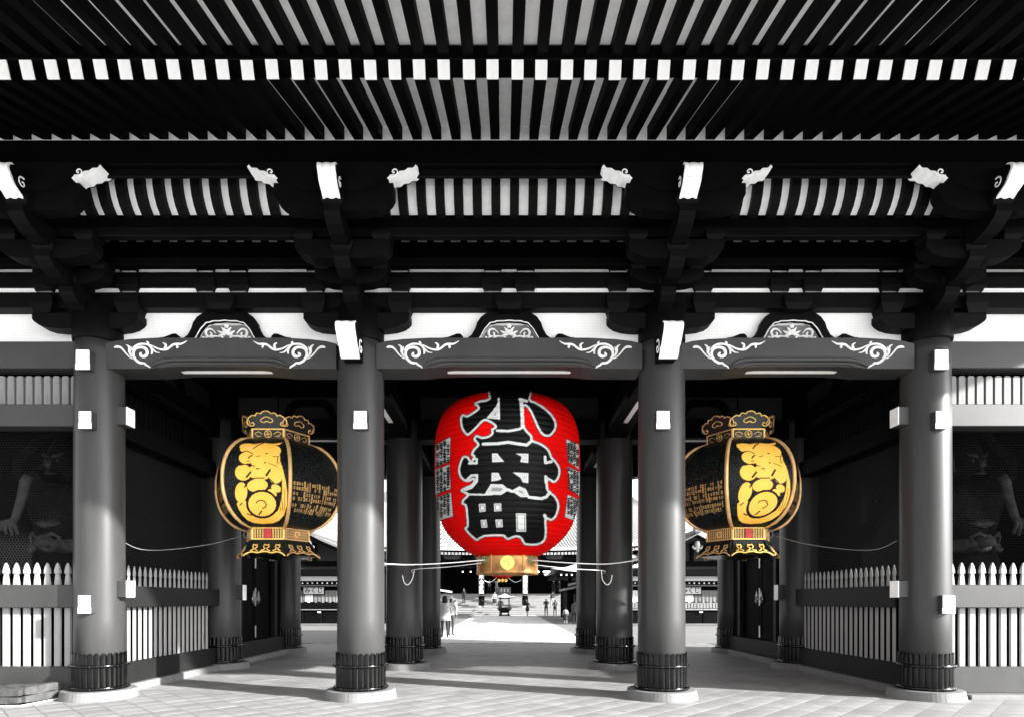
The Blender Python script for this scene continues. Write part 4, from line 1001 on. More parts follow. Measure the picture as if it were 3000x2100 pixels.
def person(X, Y, Z, h, yaw, label, top=.3, bot=.05, hair=.01, skin=.35, shoes=.03, skirt=None, stride=0., arms='down', lean=0., sleeve=True, hat=None, bag=None, longhair=False, coat=None, group=None, sub=2):
    s = h/1.7; st = stride
    J = {'pel': ((0,0,.95),(.15,.11)), 'waist': ((0,-.01+lean*.15,1.10),(.13,.095)), 'chest': ((0,lean*.3,1.30),(.165,.11)), 'neckb': ((0,lean*.42,1.43),(.10,.07)), 'neck': ((0,lean*.46,1.49),.052),
         'head1': ((0,lean*.5-.005,1.555),(.074,.082)), 'head2': ((0,lean*.5-.005,1.645),(.072,.085)), 'head3': ((0,lean*.5,1.685),(.04,.05))}
    E = [('pel','waist'),('waist','chest'),('chest','neckb'),('neckb','neck'),('neck','head1'),('head1','head2'),('head2','head3')]
    for sd_, n in ((-1,'l'),(1,'r')):
        f = st*sd_
        J['hip'+n] = ((sd_*.09, 0, .90),.095); J['knee'+n] = ((sd_*.10, -f*.16-.01, .50),.062); J['ank'+n] = ((sd_*.10, -f*.26+(.05 if f < 0 else 0), .09+(.03 if f < 0 else 0)),.042); J['toe'+n] = ((sd_*.115, -f*.26-.14, .035),(.04,.028))
        E += [('pel','hip'+n),('hip'+n,'knee'+n),('knee'+n,'ank'+n),('ank'+n,'toe'+n)]
        J['sh'+n] = ((sd_*.175, lean*.4, 1.40),.062)
        if arms == 'down': el, wr, hd = (sd_*.235, lean*.3+.03+f*.08, 1.13), (sd_*.235, lean*.3-.04+f*.16, .89), (sd_*.225, lean*.3-.07+f*.19, .79)
        elif arms == 'phone': el, wr, hd = (sd_*.24, lean*.3-.02, 1.14), (sd_*.12, -.27, 1.22), (sd_*.06, -.33, 1.27)
        elif arms == 'up': el, wr, hd = (sd_*.28, -.18, 1.30), (sd_*.14, -.30, 1.50), (sd_*.07, -.32, 1.57)
        else: el, wr, hd = (sd_*.26, .02, 1.13), (sd_*.12, -.20, 1.05), (sd_*.04, -.24, 1.05)
        J['el'+n] = (el,.045); J['wr'+n] = (wr,.03); J['hd'+n] = (hd,(.034,.022))
        E += [('chest','sh'+n),('sh'+n,'el'+n),('el'+n,'wr'+n),('wr'+n,'hd'+n)]
    me = skin_mesh(J, E, 'pel', sub)
    mats = [fm_(top), fm_(bot), fm_(hair), fm_(skin), fm_(shoes)]
    for q in mats: me.materials.append(q)
    elx = J['elr'][0]
    for p in me.polygons:
        c = p.center; z = c.z; p.use_smooth = True
        dh = min((Vector(J['hd'+n][0])-c).length for n in 'lr')
        if z > 1.50: k = 2 if (c.y-lean*.5 > -.035 or z > 1.655) else 3
        elif z > 1.455 and abs(c.x) < .07: k = 3
        elif dh < .085 and z > .7: k = 3
        elif z < .10: k = 4
        elif z < .93: k = 1
        else: k = 0
        if not sleeve and k == 0 and abs(c.x) > .2 and z < 1.27: k = 3
        if skirt and .10 <= z < .93: k = 3 if z < .52 else 1
        p.material_index = k
    Mx = T(X, Y, Z) @ RZ(yaw) @ Matrix.Scale(s, 4)
    o = thing('person', T(X, Y, Z), label=label, cat='person')
    if group: o['group'] = group
    link('body', me, o, Mx)
    if skirt:
        m = MB(); m.smooth = True; m.lathe([(.135, 1.02), (.16, .95), (.20, .80), (.235, skirt)], 20, cap=False); m.v = [(x, y*.8, z) for x, y, z in m.v]; part('skirt', m, fm_(bot), o, Mx)
    if coat:
        m = MB(); m.smooth = True; m.lathe([(.10, 1.46), (.17, 1.40), (.205, 1.25), (.20, 1.05), (.225, .85), (.245, coat), (.21, coat+.01)], 22, cap=False); m.v = [(x*1.05, y*.78+lean*.3, z) for x, y, z in m.v]; part('jacket', m, fm_(top), o, Mx)
    if longhair:
        m = MB(); m.smooth = True; m.lathe([(.02, 1.71), (.075, 1.69), (.108, 1.62), (.115, 1.52), (.12, 1.38), (.10, 1.27), (.02, 1.22)], 16); m.v = [(x, y*.8+.03, z) for x, y, z in m.v]; part('hair', m, fm_(hair), o, Mx)
    if hat:
        m = MB(); m.smooth = True; m.lathe([(.16, 1.655), (.10, 1.67), (.095, 1.73), (.06, 1.76), (.005, 1.765)], 18); part('hat', m, fm_(hat), o, Mx)
    if bag:
        m = MB(); m.bbox(-.14, .14, .12, .27, 1.02, 1.40, .04); part('backpack', m, fm_(bag), o, Mx)
    return o
def atx(u, Y): return CX+(u-1480)*Y/F
person(atx(1303, 23.8), 23.8, 0, 1.66, R(190), 'person in a loose white jacket and dark trousers, seen from behind beside the left columns', top=.62, bot=.045, hair=.008, coat=.70, longhair=True, stride=.35, arms='fold')
person(atx(1321, 25.2), 25.2, 0, 1.60, R(170), 'person in a white top and white cap half hidden behind the long-haired person', top=.6, bot=.12, hat=.7, stride=.2)
person(atx(1359, 64.1), 64.1, 1.08, 1.68, 0, 'person in black standing on the stairs left of the left signboard column', top=.008, bot=.008, sub=1)
person(atx(1449, 61.8), 61.8, .72, 1.62, R(15), 'person in a white top and short black skirt left of the incense burner', top=.65, bot=.01, skirt=.55, sub=1)
person(atx(1467, 60.4), 59.4, 0, 1.7, R(170), 'person in dark clothes seen through the incense burner', top=.02, bot=.02, sub=1)
person(atx(1336, 58.6), 58.6, 0, 1.55, R(60), 'person in pale clothes at the left foot of the stairs', top=.5, bot=.4, stride=.5, sub=1)
person(atx(1434, 68), 68.0, 2.22, 1.65, R(40), 'person in grey jacket walking on the top landing left of the offering box', top=.25, bot=.03, stride=.7, sub=1)
person(atx(1455, 67.6), 67.6, 2.22, 1.65, R(200), 'person in a pale dress raising both hands beside the offering box', top=.5, bot=.3, arms='up', skirt=.6, sub=1)
person(atx(1545, 56.5), 56.5, 0, 1.52, R(150), 'person in a short black dress walking near the right signboard column', top=.01, bot=.01, skirt=.60, stride=.5, arms='phone', sub=1)
person(atx(1600, 55.0), 55.0, 0, 1.66, R(180), 'person in grey shirt and black trousers looking at a phone', top=.13, bot=.01, arms='phone', stride=.15, sub=1)
person(atx(1626, 55.5), 55.5, 0, 1.55, R(195), 'person in striped top and black trousers right of the one in a grey shirt', top=.10, bot=.008, arms='phone', stride=.3, bag=.4, sub=1)
person(atx(1618, 62.2), 62.2, .72, 1.72, R(210), 'person in black vest and pale trousers on the stair landing', top=.02, bot=.35, stride=.4, sub=1)
person(atx(1657, 36.8), 36.8, 0, 1.06, R(185), 'child in a white shirt and dark skirt with a backpack', top=.5, bot=.012, skirt=.45, bag=.25, stride=.1, sub=1)
person(atx(1684, 37.4), 37.4, 0, 1.50, R(170), 'person in grey jacket and black trousers beside the child', top=.14, bot=.01, coat=.80, sub=1)
person(atx(1622, 66.4), 66.4, 2.0, 1.55, R(150), 'person in a white sun hat and black dress near the top of the stairs', top=.02, bot=.02, hat=.75, skirt=.5, sub=1)
person(atx(1638, 66.0), 66.0, 1.9, 1.6, R(170), 'person bending over a pushchair near the top of the stairs', top=.02, bot=.02, lean=-.6, arms='fold', hat=.5, sub=1)
# pushchair
pc = thing('pushchair', T(atx(1645, 66), 65.6, 1.9), label='small pushchair at the top right of the stairs', cat='pushchair')
Mx = WM[pc.name]
m = MB(); m.tube([(-.25, 0, .95), (-.05, 0, .45), (.25, 0, .12)], .02, 5); m.tube([(-.2, 0, .12), (.15, 0, .6)], .02, 5); part('frame', m, M['wire'], pc, Mx)
m = MB(); m.prism([(-.1, .4), (.2, .35), (.25, .7), (.05, .85), (-.12, .75)], -.18, .18); part('seat', m, fm_(.03), pc, Mx)
for x_ in (-.2, .25):
    m = MB(); m.lathe([(.05, -.02), (.12, -.02), (.12, .02), (.05, .02)], 14); m.xf(T(x_, 0, .12) @ Matrix.Rotation(R(90), 4, 'X')); part('wheel', m, fm_(.25), pc, Mx)

# ------------------------------------------------------------------ guardian statues behind the wire
def guardian(xc, s, label):
    J = {'pel': ((0,0,1.9),(.42,.34)), 'waist': ((.02,-.02,2.25),(.40,.33)), 'chest': ((.05,0,2.85),(.52,.36)), 'neck': ((.05,-.05,3.25),.20), 'h1': ((.05,-.10,3.48),(.25,.27)), 'h2': ((.05,-.08,3.78),(.24,.26)), 'h3': ((.05,-.05,3.98),(.15,.15)), 'h4': ((.05,0,4.12),(.10,.10)),
         'hl': ((-.28,0,1.75),.30), 'kl': ((-.50,-.15,1.05),.22), 'al': ((-.55,.0,.35),.14), 'tl': ((-.62,-.30,.22),.13), 'hr': ((.28,0,1.75),.30), 'kr': ((.48,-.1,1.05),.22), 'ar': ((.50,.0,.35),.14), 'tr': ((.58,-.3,.22),.13),
         'sl': ((-.50,-.05,3.10),.22), 'el': ((-.26,-.42,3.36),.13), 'sr': ((.60,0,3.02),.22), 'er': ((.98,.05,3.15),.16), 'wr': ((.95,-.25,3.70),.11), 'fr': ((.93,-.3,3.90),.15)}
    E = [('pel','waist'),('waist','chest'),('chest','neck'),('neck','h1'),('h1','h2'),('h2','h3'),('h3','h4'),('pel','hl'),('hl','kl'),('kl','al'),('al','tl'),('pel','hr'),('hr','kr'),('kr','ar'),('ar','tr'),('chest','sl'),('sl','el'),('chest','sr'),('sr','er'),('er','wr'),('wr','fr')]
    me = skin_mesh(J, E, 'pel', 2); me.materials.append(M['statue'])
    for p in me.polygons: p.use_smooth = True
    Mx = T(xc, 11.0, .35) @ Matrix.Diagonal((s, 1, 1, 1)) if s > 0 else T(xc, 11.0, .35) @ Matrix.Diagonal((-1, 1, 1, 1))
    o = thing('guardian_statue', T(xc, 11.0, .35), label=label, cat='statue')
    link('body', me, o, Mx)
    def sp(name, f, mt=M['statue2']):
        m = MB(); m.smooth = True; f(m); part(name, m, mt, o, Mx)
    def forearm(m):
        m.tube([(-.22+.0,-.50,3.30), (-.26,-.52,3.2), (-.30,-.55,2.9), (-.37,-.60,2.56), (-.40,-.62,2.48)], [.07, .085, .075, .06, .055], 10)
        m.v = [(x+.0, y, z) for x, y, z in m.v]
        for k, (dx, L) in enumerate(((-.16, .17), (-.085, .23), (0, .25), (.08, .23))):
            m.tube([(-.40+dx*.35, -.62, 2.50), (-.40+dx*.8, -.66, 2.42), (-.40+dx*1.1, -.66, 2.36), (-.40+dx*1.2, -.63, 2.50-L)], [.04, .035, .032, .022], 7)
        m.tube([(-.40, -.62, 2.52), (-.53, -.64, 2.48), (-.63, -.66, 2.46)], [.04, .036, .024], 7)
    sp('forearm', forearm, M['statue3'] if s > 0 else M['statue2'])
    def brow(sx): return lambda m: (m.tube([(.05+sx*.03, -.37, 3.66), (.05+sx*.10, -.36, 3.68), (.05+sx*.19, -.30, 3.74)], [.018, .03, .014], 6))
    def eye(sx): return lambda m: m.lathe([(.001, -.03), (.028, -.01), (.03, .01), (.001, .03)], 10, c=(.05+sx*.11, -.34, 3.60))
    def ear(sx): return lambda m: m.tube([(.05+sx*.25, -.10, 3.45), (.05+sx*.29, -.08, 3.60), (.05+sx*.26, -.06, 3.74)], [.03, .05, .03], 6)
    for sx in (-1, 1): sp('brow', brow(sx)); sp('eye', eye(sx)); sp('ear', ear(sx))
    sp('nose', lambda m: m.tube([(.05, -.36, 3.62), (.05, -.43, 3.50), (.05, -.40, 3.47)], [.02, .05, .03], 7))
    sp('mouth', lambda m: m.tube([(-.05, -.37, 3.37), (.05, -.39, 3.36), (.15, -.37, 3.37)], [.012, .018, .012], 6))
    def belt(m):   # lion-mask belly belt, beads and sash
        m.lathe([(.40, 1.98), (.47, 2.02), (.485, 2.10), (.46, 2.18), (.41, 2.22)], 28, c=(.02, -.02, 0), cap=False)
        m.lathe([(.001, -.16), (.10, -.13), (.16, -.03), (.15, .08), (.08, .15), (.001, .17)], 14, c=(.02, -.44, 2.14))
        for sx in (-1, 1):
            m.tube([(.02+sx*.06, -.56, 2.22), (.02+sx*.16, -.52, 2.30), (.02+sx*.25, -.44, 2.24), (.02+sx*.22, -.46, 2.14)], [.03, .035, .03, .015], 7)
            m.tube([(.02+sx*.03, -.60, 2.05), (.02+sx*.14, -.57, 2.00), (.02+sx*.26, -.48, 2.03)], [.04, .045, .03], 7)
        for k in range(9):
            a = R(-150+k*15); m.tube([(.02, -.42, 2.42), (.02+.34*math.cos(a)*.8, -.40, 2.42+.30*math.sin(a)*-1*.5)], [.03, .012], 5)
    sp('lion_mask_belt', belt, M['statue2'])
    def skirt_(m):
        n = 40; vs = []
        for k, (r, z) in enumerate(((.44, 1.98), (.52, 1.75), (.60, 1.45), (.66, 1.15), (.70, .95))):
            for i in range(n): a = 2*math.pi*i/n; rr = r*(1+.05*math.sin(a*10+k)*k/4); vs.append((rr*math.cos(a), rr*.8*math.sin(a), z+.03*math.sin(a*10+k)))
        m.add(vs, [(k*n+i, k*n+(i+1) % n, (k+1)*n+(i+1) % n, (k+1)*n+i) for k in range(4) for i in range(n)])
    sp('skirt', skirt_, M['statue'])
    def scarf(m): m.tube([(-.5, .1, 3.2), (-.75, -.1, 3.35), (-.9, .1, 3.7), (-.5, .2, 4.2), (.1, .25, 4.35), (.7, .2, 4.2), (1.0, .1, 3.5)], [.05, .07, .07, .07, .07, .07, .05], 8)
    sp('scarf', scarf, M['statue'])
    m = MB(); 
    for k in range(5): m.bbox(-1.2+k*.48, -.75+k*.48, -.75, .75, -.35, .05-.02*(k % 2), .04)
    part('rock_base', m, M['statue'], o, Mx)
guardian(-8.12, 1, 'carved guardian statue with one pale arm pressed downward, behind the left wire screen')
guardian(8.35, -1, 'carved guardian statue behind the right wire screen, mostly in the dark')

# ------------------------------------------------------------------ wooden crate at the left front
cr = thing('wooden_crate', T(-6.95, 8.75, 0), label='low crate of rough weathered planks on the paving at the lower left corner', cat='crate')
def plank(x0, x1, y0, y1, z0, z1):
    m = MB(); n = 6; vs = []; al = (x1-x0) > (y1-y0); rnd = random.Random(int((x0*7+y0*3+z0*11)*100))
    for i in range(n+1):
        t = i/n; e = .012 if i in (0, n) else 0
        a = x0+(x1-x0)*t if al else y0+(y1-y0)*t
        j = [rnd.uniform(-.006, .006) for _ in range(4)]
        lo, hi = (y0, y1) if al else (x0, x1)
        for (p, q, jj) in ((lo+e, z0+e, j[0]), (hi-e, z0+e, j[1]), (hi-e, z1-e, j[2]), (lo+e, z1-e, j[3])):
            vs.append((a, p+jj, q+jj) if al else (p+jj, a, q+jj))
    fs = [(i*4+k, i*4+(k+1) % 4, i*4+4+(k+1) % 4, i*4+4+k) for i in range(n) for k in range(4)]+[(0,1,2,3), (n*4+3, n*4+2, n*4+1, n*4)]
    m.add(vs, fs); return m
CRM = T(-6.89, 8.45, 0) @ RZ(R(-2))
for a in ((-1.6, 0, 0, .09, .03, .13), (-1.62, .02, 0, .09, .14, .25), (-.05, .05, .10, .98, .03, .135), (-.06, .05, .09, 1.0, .145, .255), (-1.6, -.1, .92, 1.0, .03, .13), (-1.6, -.1, .92, 1.0, .14, .25), (-.62, -.12, .38, .62, .10, .235), (-1.15, -.72, .42, .60, .10, .22), (-.7, -.6, .1, .9, .08, .2)):
    part('plank', plank(*a), M['wood'], cr, CRM)
m = MB(); m.tube([(-.25, -.03, .012), (.05, .0, .012), (.10, .4, .014), (.09, .85, .02)], .011, 6); part('cord', m, M['rope'], cr, CRM)

# ------------------------------------------------------------------ main hall far across the court
HALL = thing('main_hall', T(0, 70, 0), label='huge temple hall with sweeping tiled roof and dark open front above the stairs', cat='temple hall')
STR = part('stair', MB().box(-17, 17, 66.6, 74, -.1, 2.20), M['step'], HALL)
def stepm(y0, y1, z0, z1, x=16.5):
    m = MB(); m.box(-x, x, y0+.06, y1, z0, z1-.03); m.bbox(-x, x, y0, y1, z1-.075, z1, .01); part('step', m, M['step'], STR)
for k in range(4): stepm(60+k*.3, 61.4, .18*k, .18*(k+1))
stepm(61.15, 63.2, .2, .72)
for k in range(10): stepm(63.1+k*.35, 66.8, .72+.148*k, .72+.148*(k+1))
stepm(66.6, 74, 2.0, 2.205)
m = MB(); m.box(-17, 17, 72, 72.2, 2.2, 9); m.box(-17.2, -17, 66, 80, 0, 9); m.box(17, 17.2, 66, 80, 0, 9); m.box(-17, 17, 66, 72, 8.8, 9); part('wall', m, M['void'], HALL)
def roundcol(x, y, z0, z1, r, mt, par):
    m = MB(); m.smooth = True; m.lathe([(r, z0), (r, z1)], 20); return part('column', m, mt, par, T(x, y, 0))
for x in (-15, -11, -7.2, 7.2, 11, 15): roundcol(x, 67.2, 2.2, 7.2, .3, M['void'], HALL)
for x, lb in ((-2.5, 'left'), (2.0, 'right')):
    c = roundcol(x, 62.5, .95, 7.2, .30, M['shade_paint2'], HALL)
    m = MB(); m.lathe([(.42, .72), (.42, .80), (.33, .97), (.29, 1.0)], 4, a0=R(45), a1=R(405)); part('base_stone', m, M['step'], c, T(x, 62.5, 0))
    m = MB(); m.smooth = True; m.lathe([(.315, 1.0), (.315, 1.75)], 20); part('metal_collar', m, M['metal'], c, T(x, 62.5, 0))
def text_mesh(body, size, mt, vertical=False, ext=.01):
    cu = bpy.data.curves.new('lettering', 'FONT'); cu.body = '\n'.join(body) if vertical else body; cu.size = size; cu.extrude = ext; cu.align_x = 'CENTER'; cu.align_y = 'CENTER'; cu.space_line = .86; cu.resolution_u = 2; cu.offset = size*.012
    o = bpy.data.objects.new('t', cu); COL.objects.link(o); bpy.context.view_layer.update()
    me = bpy.data.meshes.new_from_object(o.evaluated_get(bpy.context.evaluated_depsgraph_get())); bpy.data.objects.remove(o)
    me.materials.clear(); me.materials.append(mt); return me
for x, tx in ((-2.5, '十方來人皆對面'), (2.0, '佛身圓滿無背相')):
    sg = thing('pillar_signboard', T(x, 62.1, 2.2), label='tall black signboard with white brush characters on the %s stair column' % ('left' if x < 0 else 'right'), cat='signboard')
    m = MB(); m.bbox(x-.24, x+.24, 62.10, 62.17, 2.05, 4.95, .02); part('board', m, M['void'], sg)
    m = MB(); 
    for a in (x-.26, x+.22): m.box(a, a+.04, 62.07, 62.13, 2.0, 5.0)
    m.box(x-.26, x+.26, 62.07, 62.13, 1.98, 2.03); part('frame', m, M['steel'], sg)
    link('lettering', text_mesh(tx, .45, M['white'], True), sg, T(x, 62.085, 3.5) @ Matrix.Rotation(R(90), 4, 'X'))
# offering box
ob = thing('offering_box', T(-.15, 68, 2.2), label='grey slatted offering box at the top of the stairs, behind the incense burner', cat='offering box')
m = MB(); m.bbox(-.85, .58, 67.7, 68.5, 2.2, 2.95, .03); part('box', m, M['stone2'], ob)
m = MB()
for k in range(8): m.bbox(-.8+k*.17, -.74+k*.17, 67.75, 68.45, 2.95, 3.0, .005)
part('slats', m, M['inner'], ob)
m = MB(); m.smooth = True
for dx in (-.5, -.13, .24): m.ribbon([(dx-.1, 2.62, .03), (dx, 2.78, .05), (dx+.1, 2.62, .03)], 67.69, .01); m.ribbon([(dx-.08, 2.5, .04), (dx+.08, 2.5, .04)], 67.69, .01); m.ribbon([(dx, 2.7, .04), (dx, 2.42, .04)], 67.69, .01)
part('painted_mark', m, M['white'], ob)
# small red lantern of the hall
hl = thing('hall_lantern', T(-.35, 64.5, 4), label='red lantern of the far hall, its underside and gilt crest showing below the big lantern', cat='lantern')
m = MB(); m.smooth = True; m.lathe([(.3, 4.18), (.9, 4.22), (1.3, 4.45), (1.6, 5.0), (1.65, 6.0), (1.5, 7.0), (.9, 7.4)], 40); part('lantern_body', m, M['red'], hl, T(-.35, 64.5, -.25))
m = MB(); m.smooth = True
for dx in (-.36, 0, .36): m.lathe([(.001, -.2), (.14, -.12), (.17, 0), (.14, .12), (.001, .2)], 12, c=(dx, -.6, 3.82))
part('crest', m, M['gold'], hl, T(-.35, 64.5, -.22))
m = MB(); m.lathe([(.9, 4.15), (.95, 4.2), (.95, 4.26)], 24); m.tube([(0,0,7.3), (0,0,8.2)], .1); part('base_band', m, M['metal'], hl, T(-.35, 64.5, 0))
for s in (-1, 1):
    m = MB(); m.tube(smooth_pts([(-.35+s*.6, 64.3, 3.9), (-.35+s*1.3, 63.6, 3.4), (-.35+s*2.0, 62.9, 3.6)], 5), .03, 5); part('steadying_rope', m, M['rope'], hl)
# eave, rafter ends and hip roof
def hallroof():
    m = MB(); n = 60; mm = 14; W, Dp = 19.0, 13.0; yc = 73.0; vs = []
    ez = lambda t: 6.75+1.55*abs(t)**3.2
    for j in range(mm+1):
        q = j/mm
        for i in range(n+1):
            t = i/n*2-1
            x = t*(W-(W-9.5)*q**1.1); y = 60.2+(yc-60.2)*q; z = ez(t)*(1-q)+(6.75)*q+12.5*q**1.35*(1.0)
            vs.append((x, y, z))
    fs = [(j*(n+1)+i, j*(n+1)+i+1, (j+1)*(n+1)+i+1, (j+1)*(n+1)+i) for j in range(mm) for i in range(n)]
    m.add(vs, fs)
    # side hips
    for s in (-1, 1):
        v2 = []
        for j in range(mm+1):
            q = j/mm; x = s*(W-(W-9.5)*q**1.1); z = ez(1)*(1-q)+6.75*q+12.5*q**1.35; y = 60.2+(yc-60.2)*q
            v2 += [(x, y, z), (x, 2*yc-y, z)]
        m.add(v2, [(j*2, j*2+1, j*2+3, j*2+2) for j in range(mm)])
    return m, ez
hr, ez = hallroof(); rf_ = part('roof', hr, M['rooft'], HALL)
m = MB(); m.smooth = True
for i in range(-60, 61):      # tile rolls running up the slope
    t = i/60
    pts = []
    for j in range(0, 8):
        q = j/14; x = t*(19-(19-9.5)*q**1.1); pts.append((x, 60.2+12.8*q, ez(t)*(1-q)+6.75*q+12.5*q**1.35+.03))
    m.tube(pts, .075, 4)
part('tile_roll', m, M['roofw'], rf_, kind='stuff')
m = MB(); vs = []
for i in range(61):
    t = i/60*2-1; z = ez(t); vs += [(t*19, 60.15, z-.02), (t*19, 60.1, z-.30), (t*18.8, 60.6, z-.32), (t*18.8, 66, 6.6)]
m.add(vs, [(i*4+k, i*4+4+k, i*4+5+k, i*4+1+k) for i in range(60) for k in (1, 2)], 1); m.add(vs, [(i*4, i*4+4, i*4+5, i*4+1) for i in range(60)], 0)
part('eave', m, [M['roofw'], M['void']], rf_)
m = MB(); m.box(-.12, .12, 60.95, 61.05, -.12, .12); cpm = m.mesh('rafter_end', M['white'])
for i in range(-50, 51):
    t = i/51; link('rafter_end', cpm, rf_, T(t*18.2, 0, ez(t*.96)-.56))
m = MB(); m.box(-17, 17, 62.3, 62.9, 5.6, 6.3); m.box(-17, 17, 63.5, 66, 5.0, 5.6); part('wall', m, M['shade_paint2'], HALL)
for k, x in enumerate((-13, -9.5, -5.5, -2.4, 2.1, 5, 8.8, 13)):
    b_ = boat(.9, .5, -.2, .2); part('bracket_arm', b_, M['beam'], HALL, T(x, 62.0, 5.7))
for x, w in ((3.5, .7), (4.8, .75), (6.2, .7)):
    m = MB(); m.bbox(x-w*.7, x+w*.5, 69.0, 69.1, 4.72, 4.82, .01); part('ceiling_tube', m, M['tube'], HALL)
for x, z in ((-4.9, 4.75), (-4.0, 4.75), (2.2, 4.7)):
    m = MB(); m.lathe([(.001, -.07), (.06, -.04), (.06, .04), (.001, .07)], 10, c=(x, 69.0, z)); part('ceiling_lamp', m, M['tube'], HALL)

# ------------------------------------------------------------------ incense burner
ib = thing('incense_burner', T(-.12, 57.5, 0), label='black bronze incense burner with a round bowl under a small curved roof', cat='incense burner')
IM = T(-.12, 57.5, 0)
m = MB(); m.smooth = True; m.lathe([(.30, .30), (.50, .42), (.66, .62), (.70, .74), (.66, .80), (.62, .80)], 32); part('bowl', m, M['metal'], ib, IM)
m = MB(); m.bbox(-.55, .55, -.5, .5, .0, .10, .02)
part('plinth', m, M['metal'], ib, IM)
for a in (45, 135, 225, 315):
    m = MB(); c, s = math.cos(R(a)), math.sin(R(a)); m.smooth = True; m.tube([(.5*c, .5*s, .08), (.55*c, .55*s, .2), (.42*c, .42*s, .42)], [.09, .07, .09], 8); part('leg', m, M['metal'], ib, IM)
    m = MB(); m.tube([(.62*c, .62*s, .78), (.58*c, .58*s, 1.72)], .045, 8); part('post', m, M['metal'], ib, IM)
m = MB(); vs = []; n = 24
for k, (r, z) in enumerate(((1.0, 1.70), (.98, 1.76), (.6, 1.86), (.25, 2.02), (.06, 2.12))):
    for i in range(n):
        a = 2*math.pi*i/n; f = max(abs(math.cos(a)), abs(math.sin(a))); cor = (abs(math.sin(2*a)))**3
        q = .92/f if k < 3 else 1; vs.append((r*q*math.cos(a), r*q*math.sin(a), z+(cor*.13 if k < 2 else cor*.03 if k == 2 else 0)))
m.add(vs, [(k*n+i, k*n+(i+1) % n, (k+1)*n+(i+1) % n, (k+1)*n+i) for k in range(4) for i in range(n)]+[tuple(range(n))[::-1]]); part('canopy', m, M['roofw'], ib, IM)
m = MB(); m.lathe([(.74, 1.60), (.78, 1.70), (.6, 1.71)], 4, a0=R(45), a1=R(405)); part('canopy_frame', m, M['metal'], ib, IM)

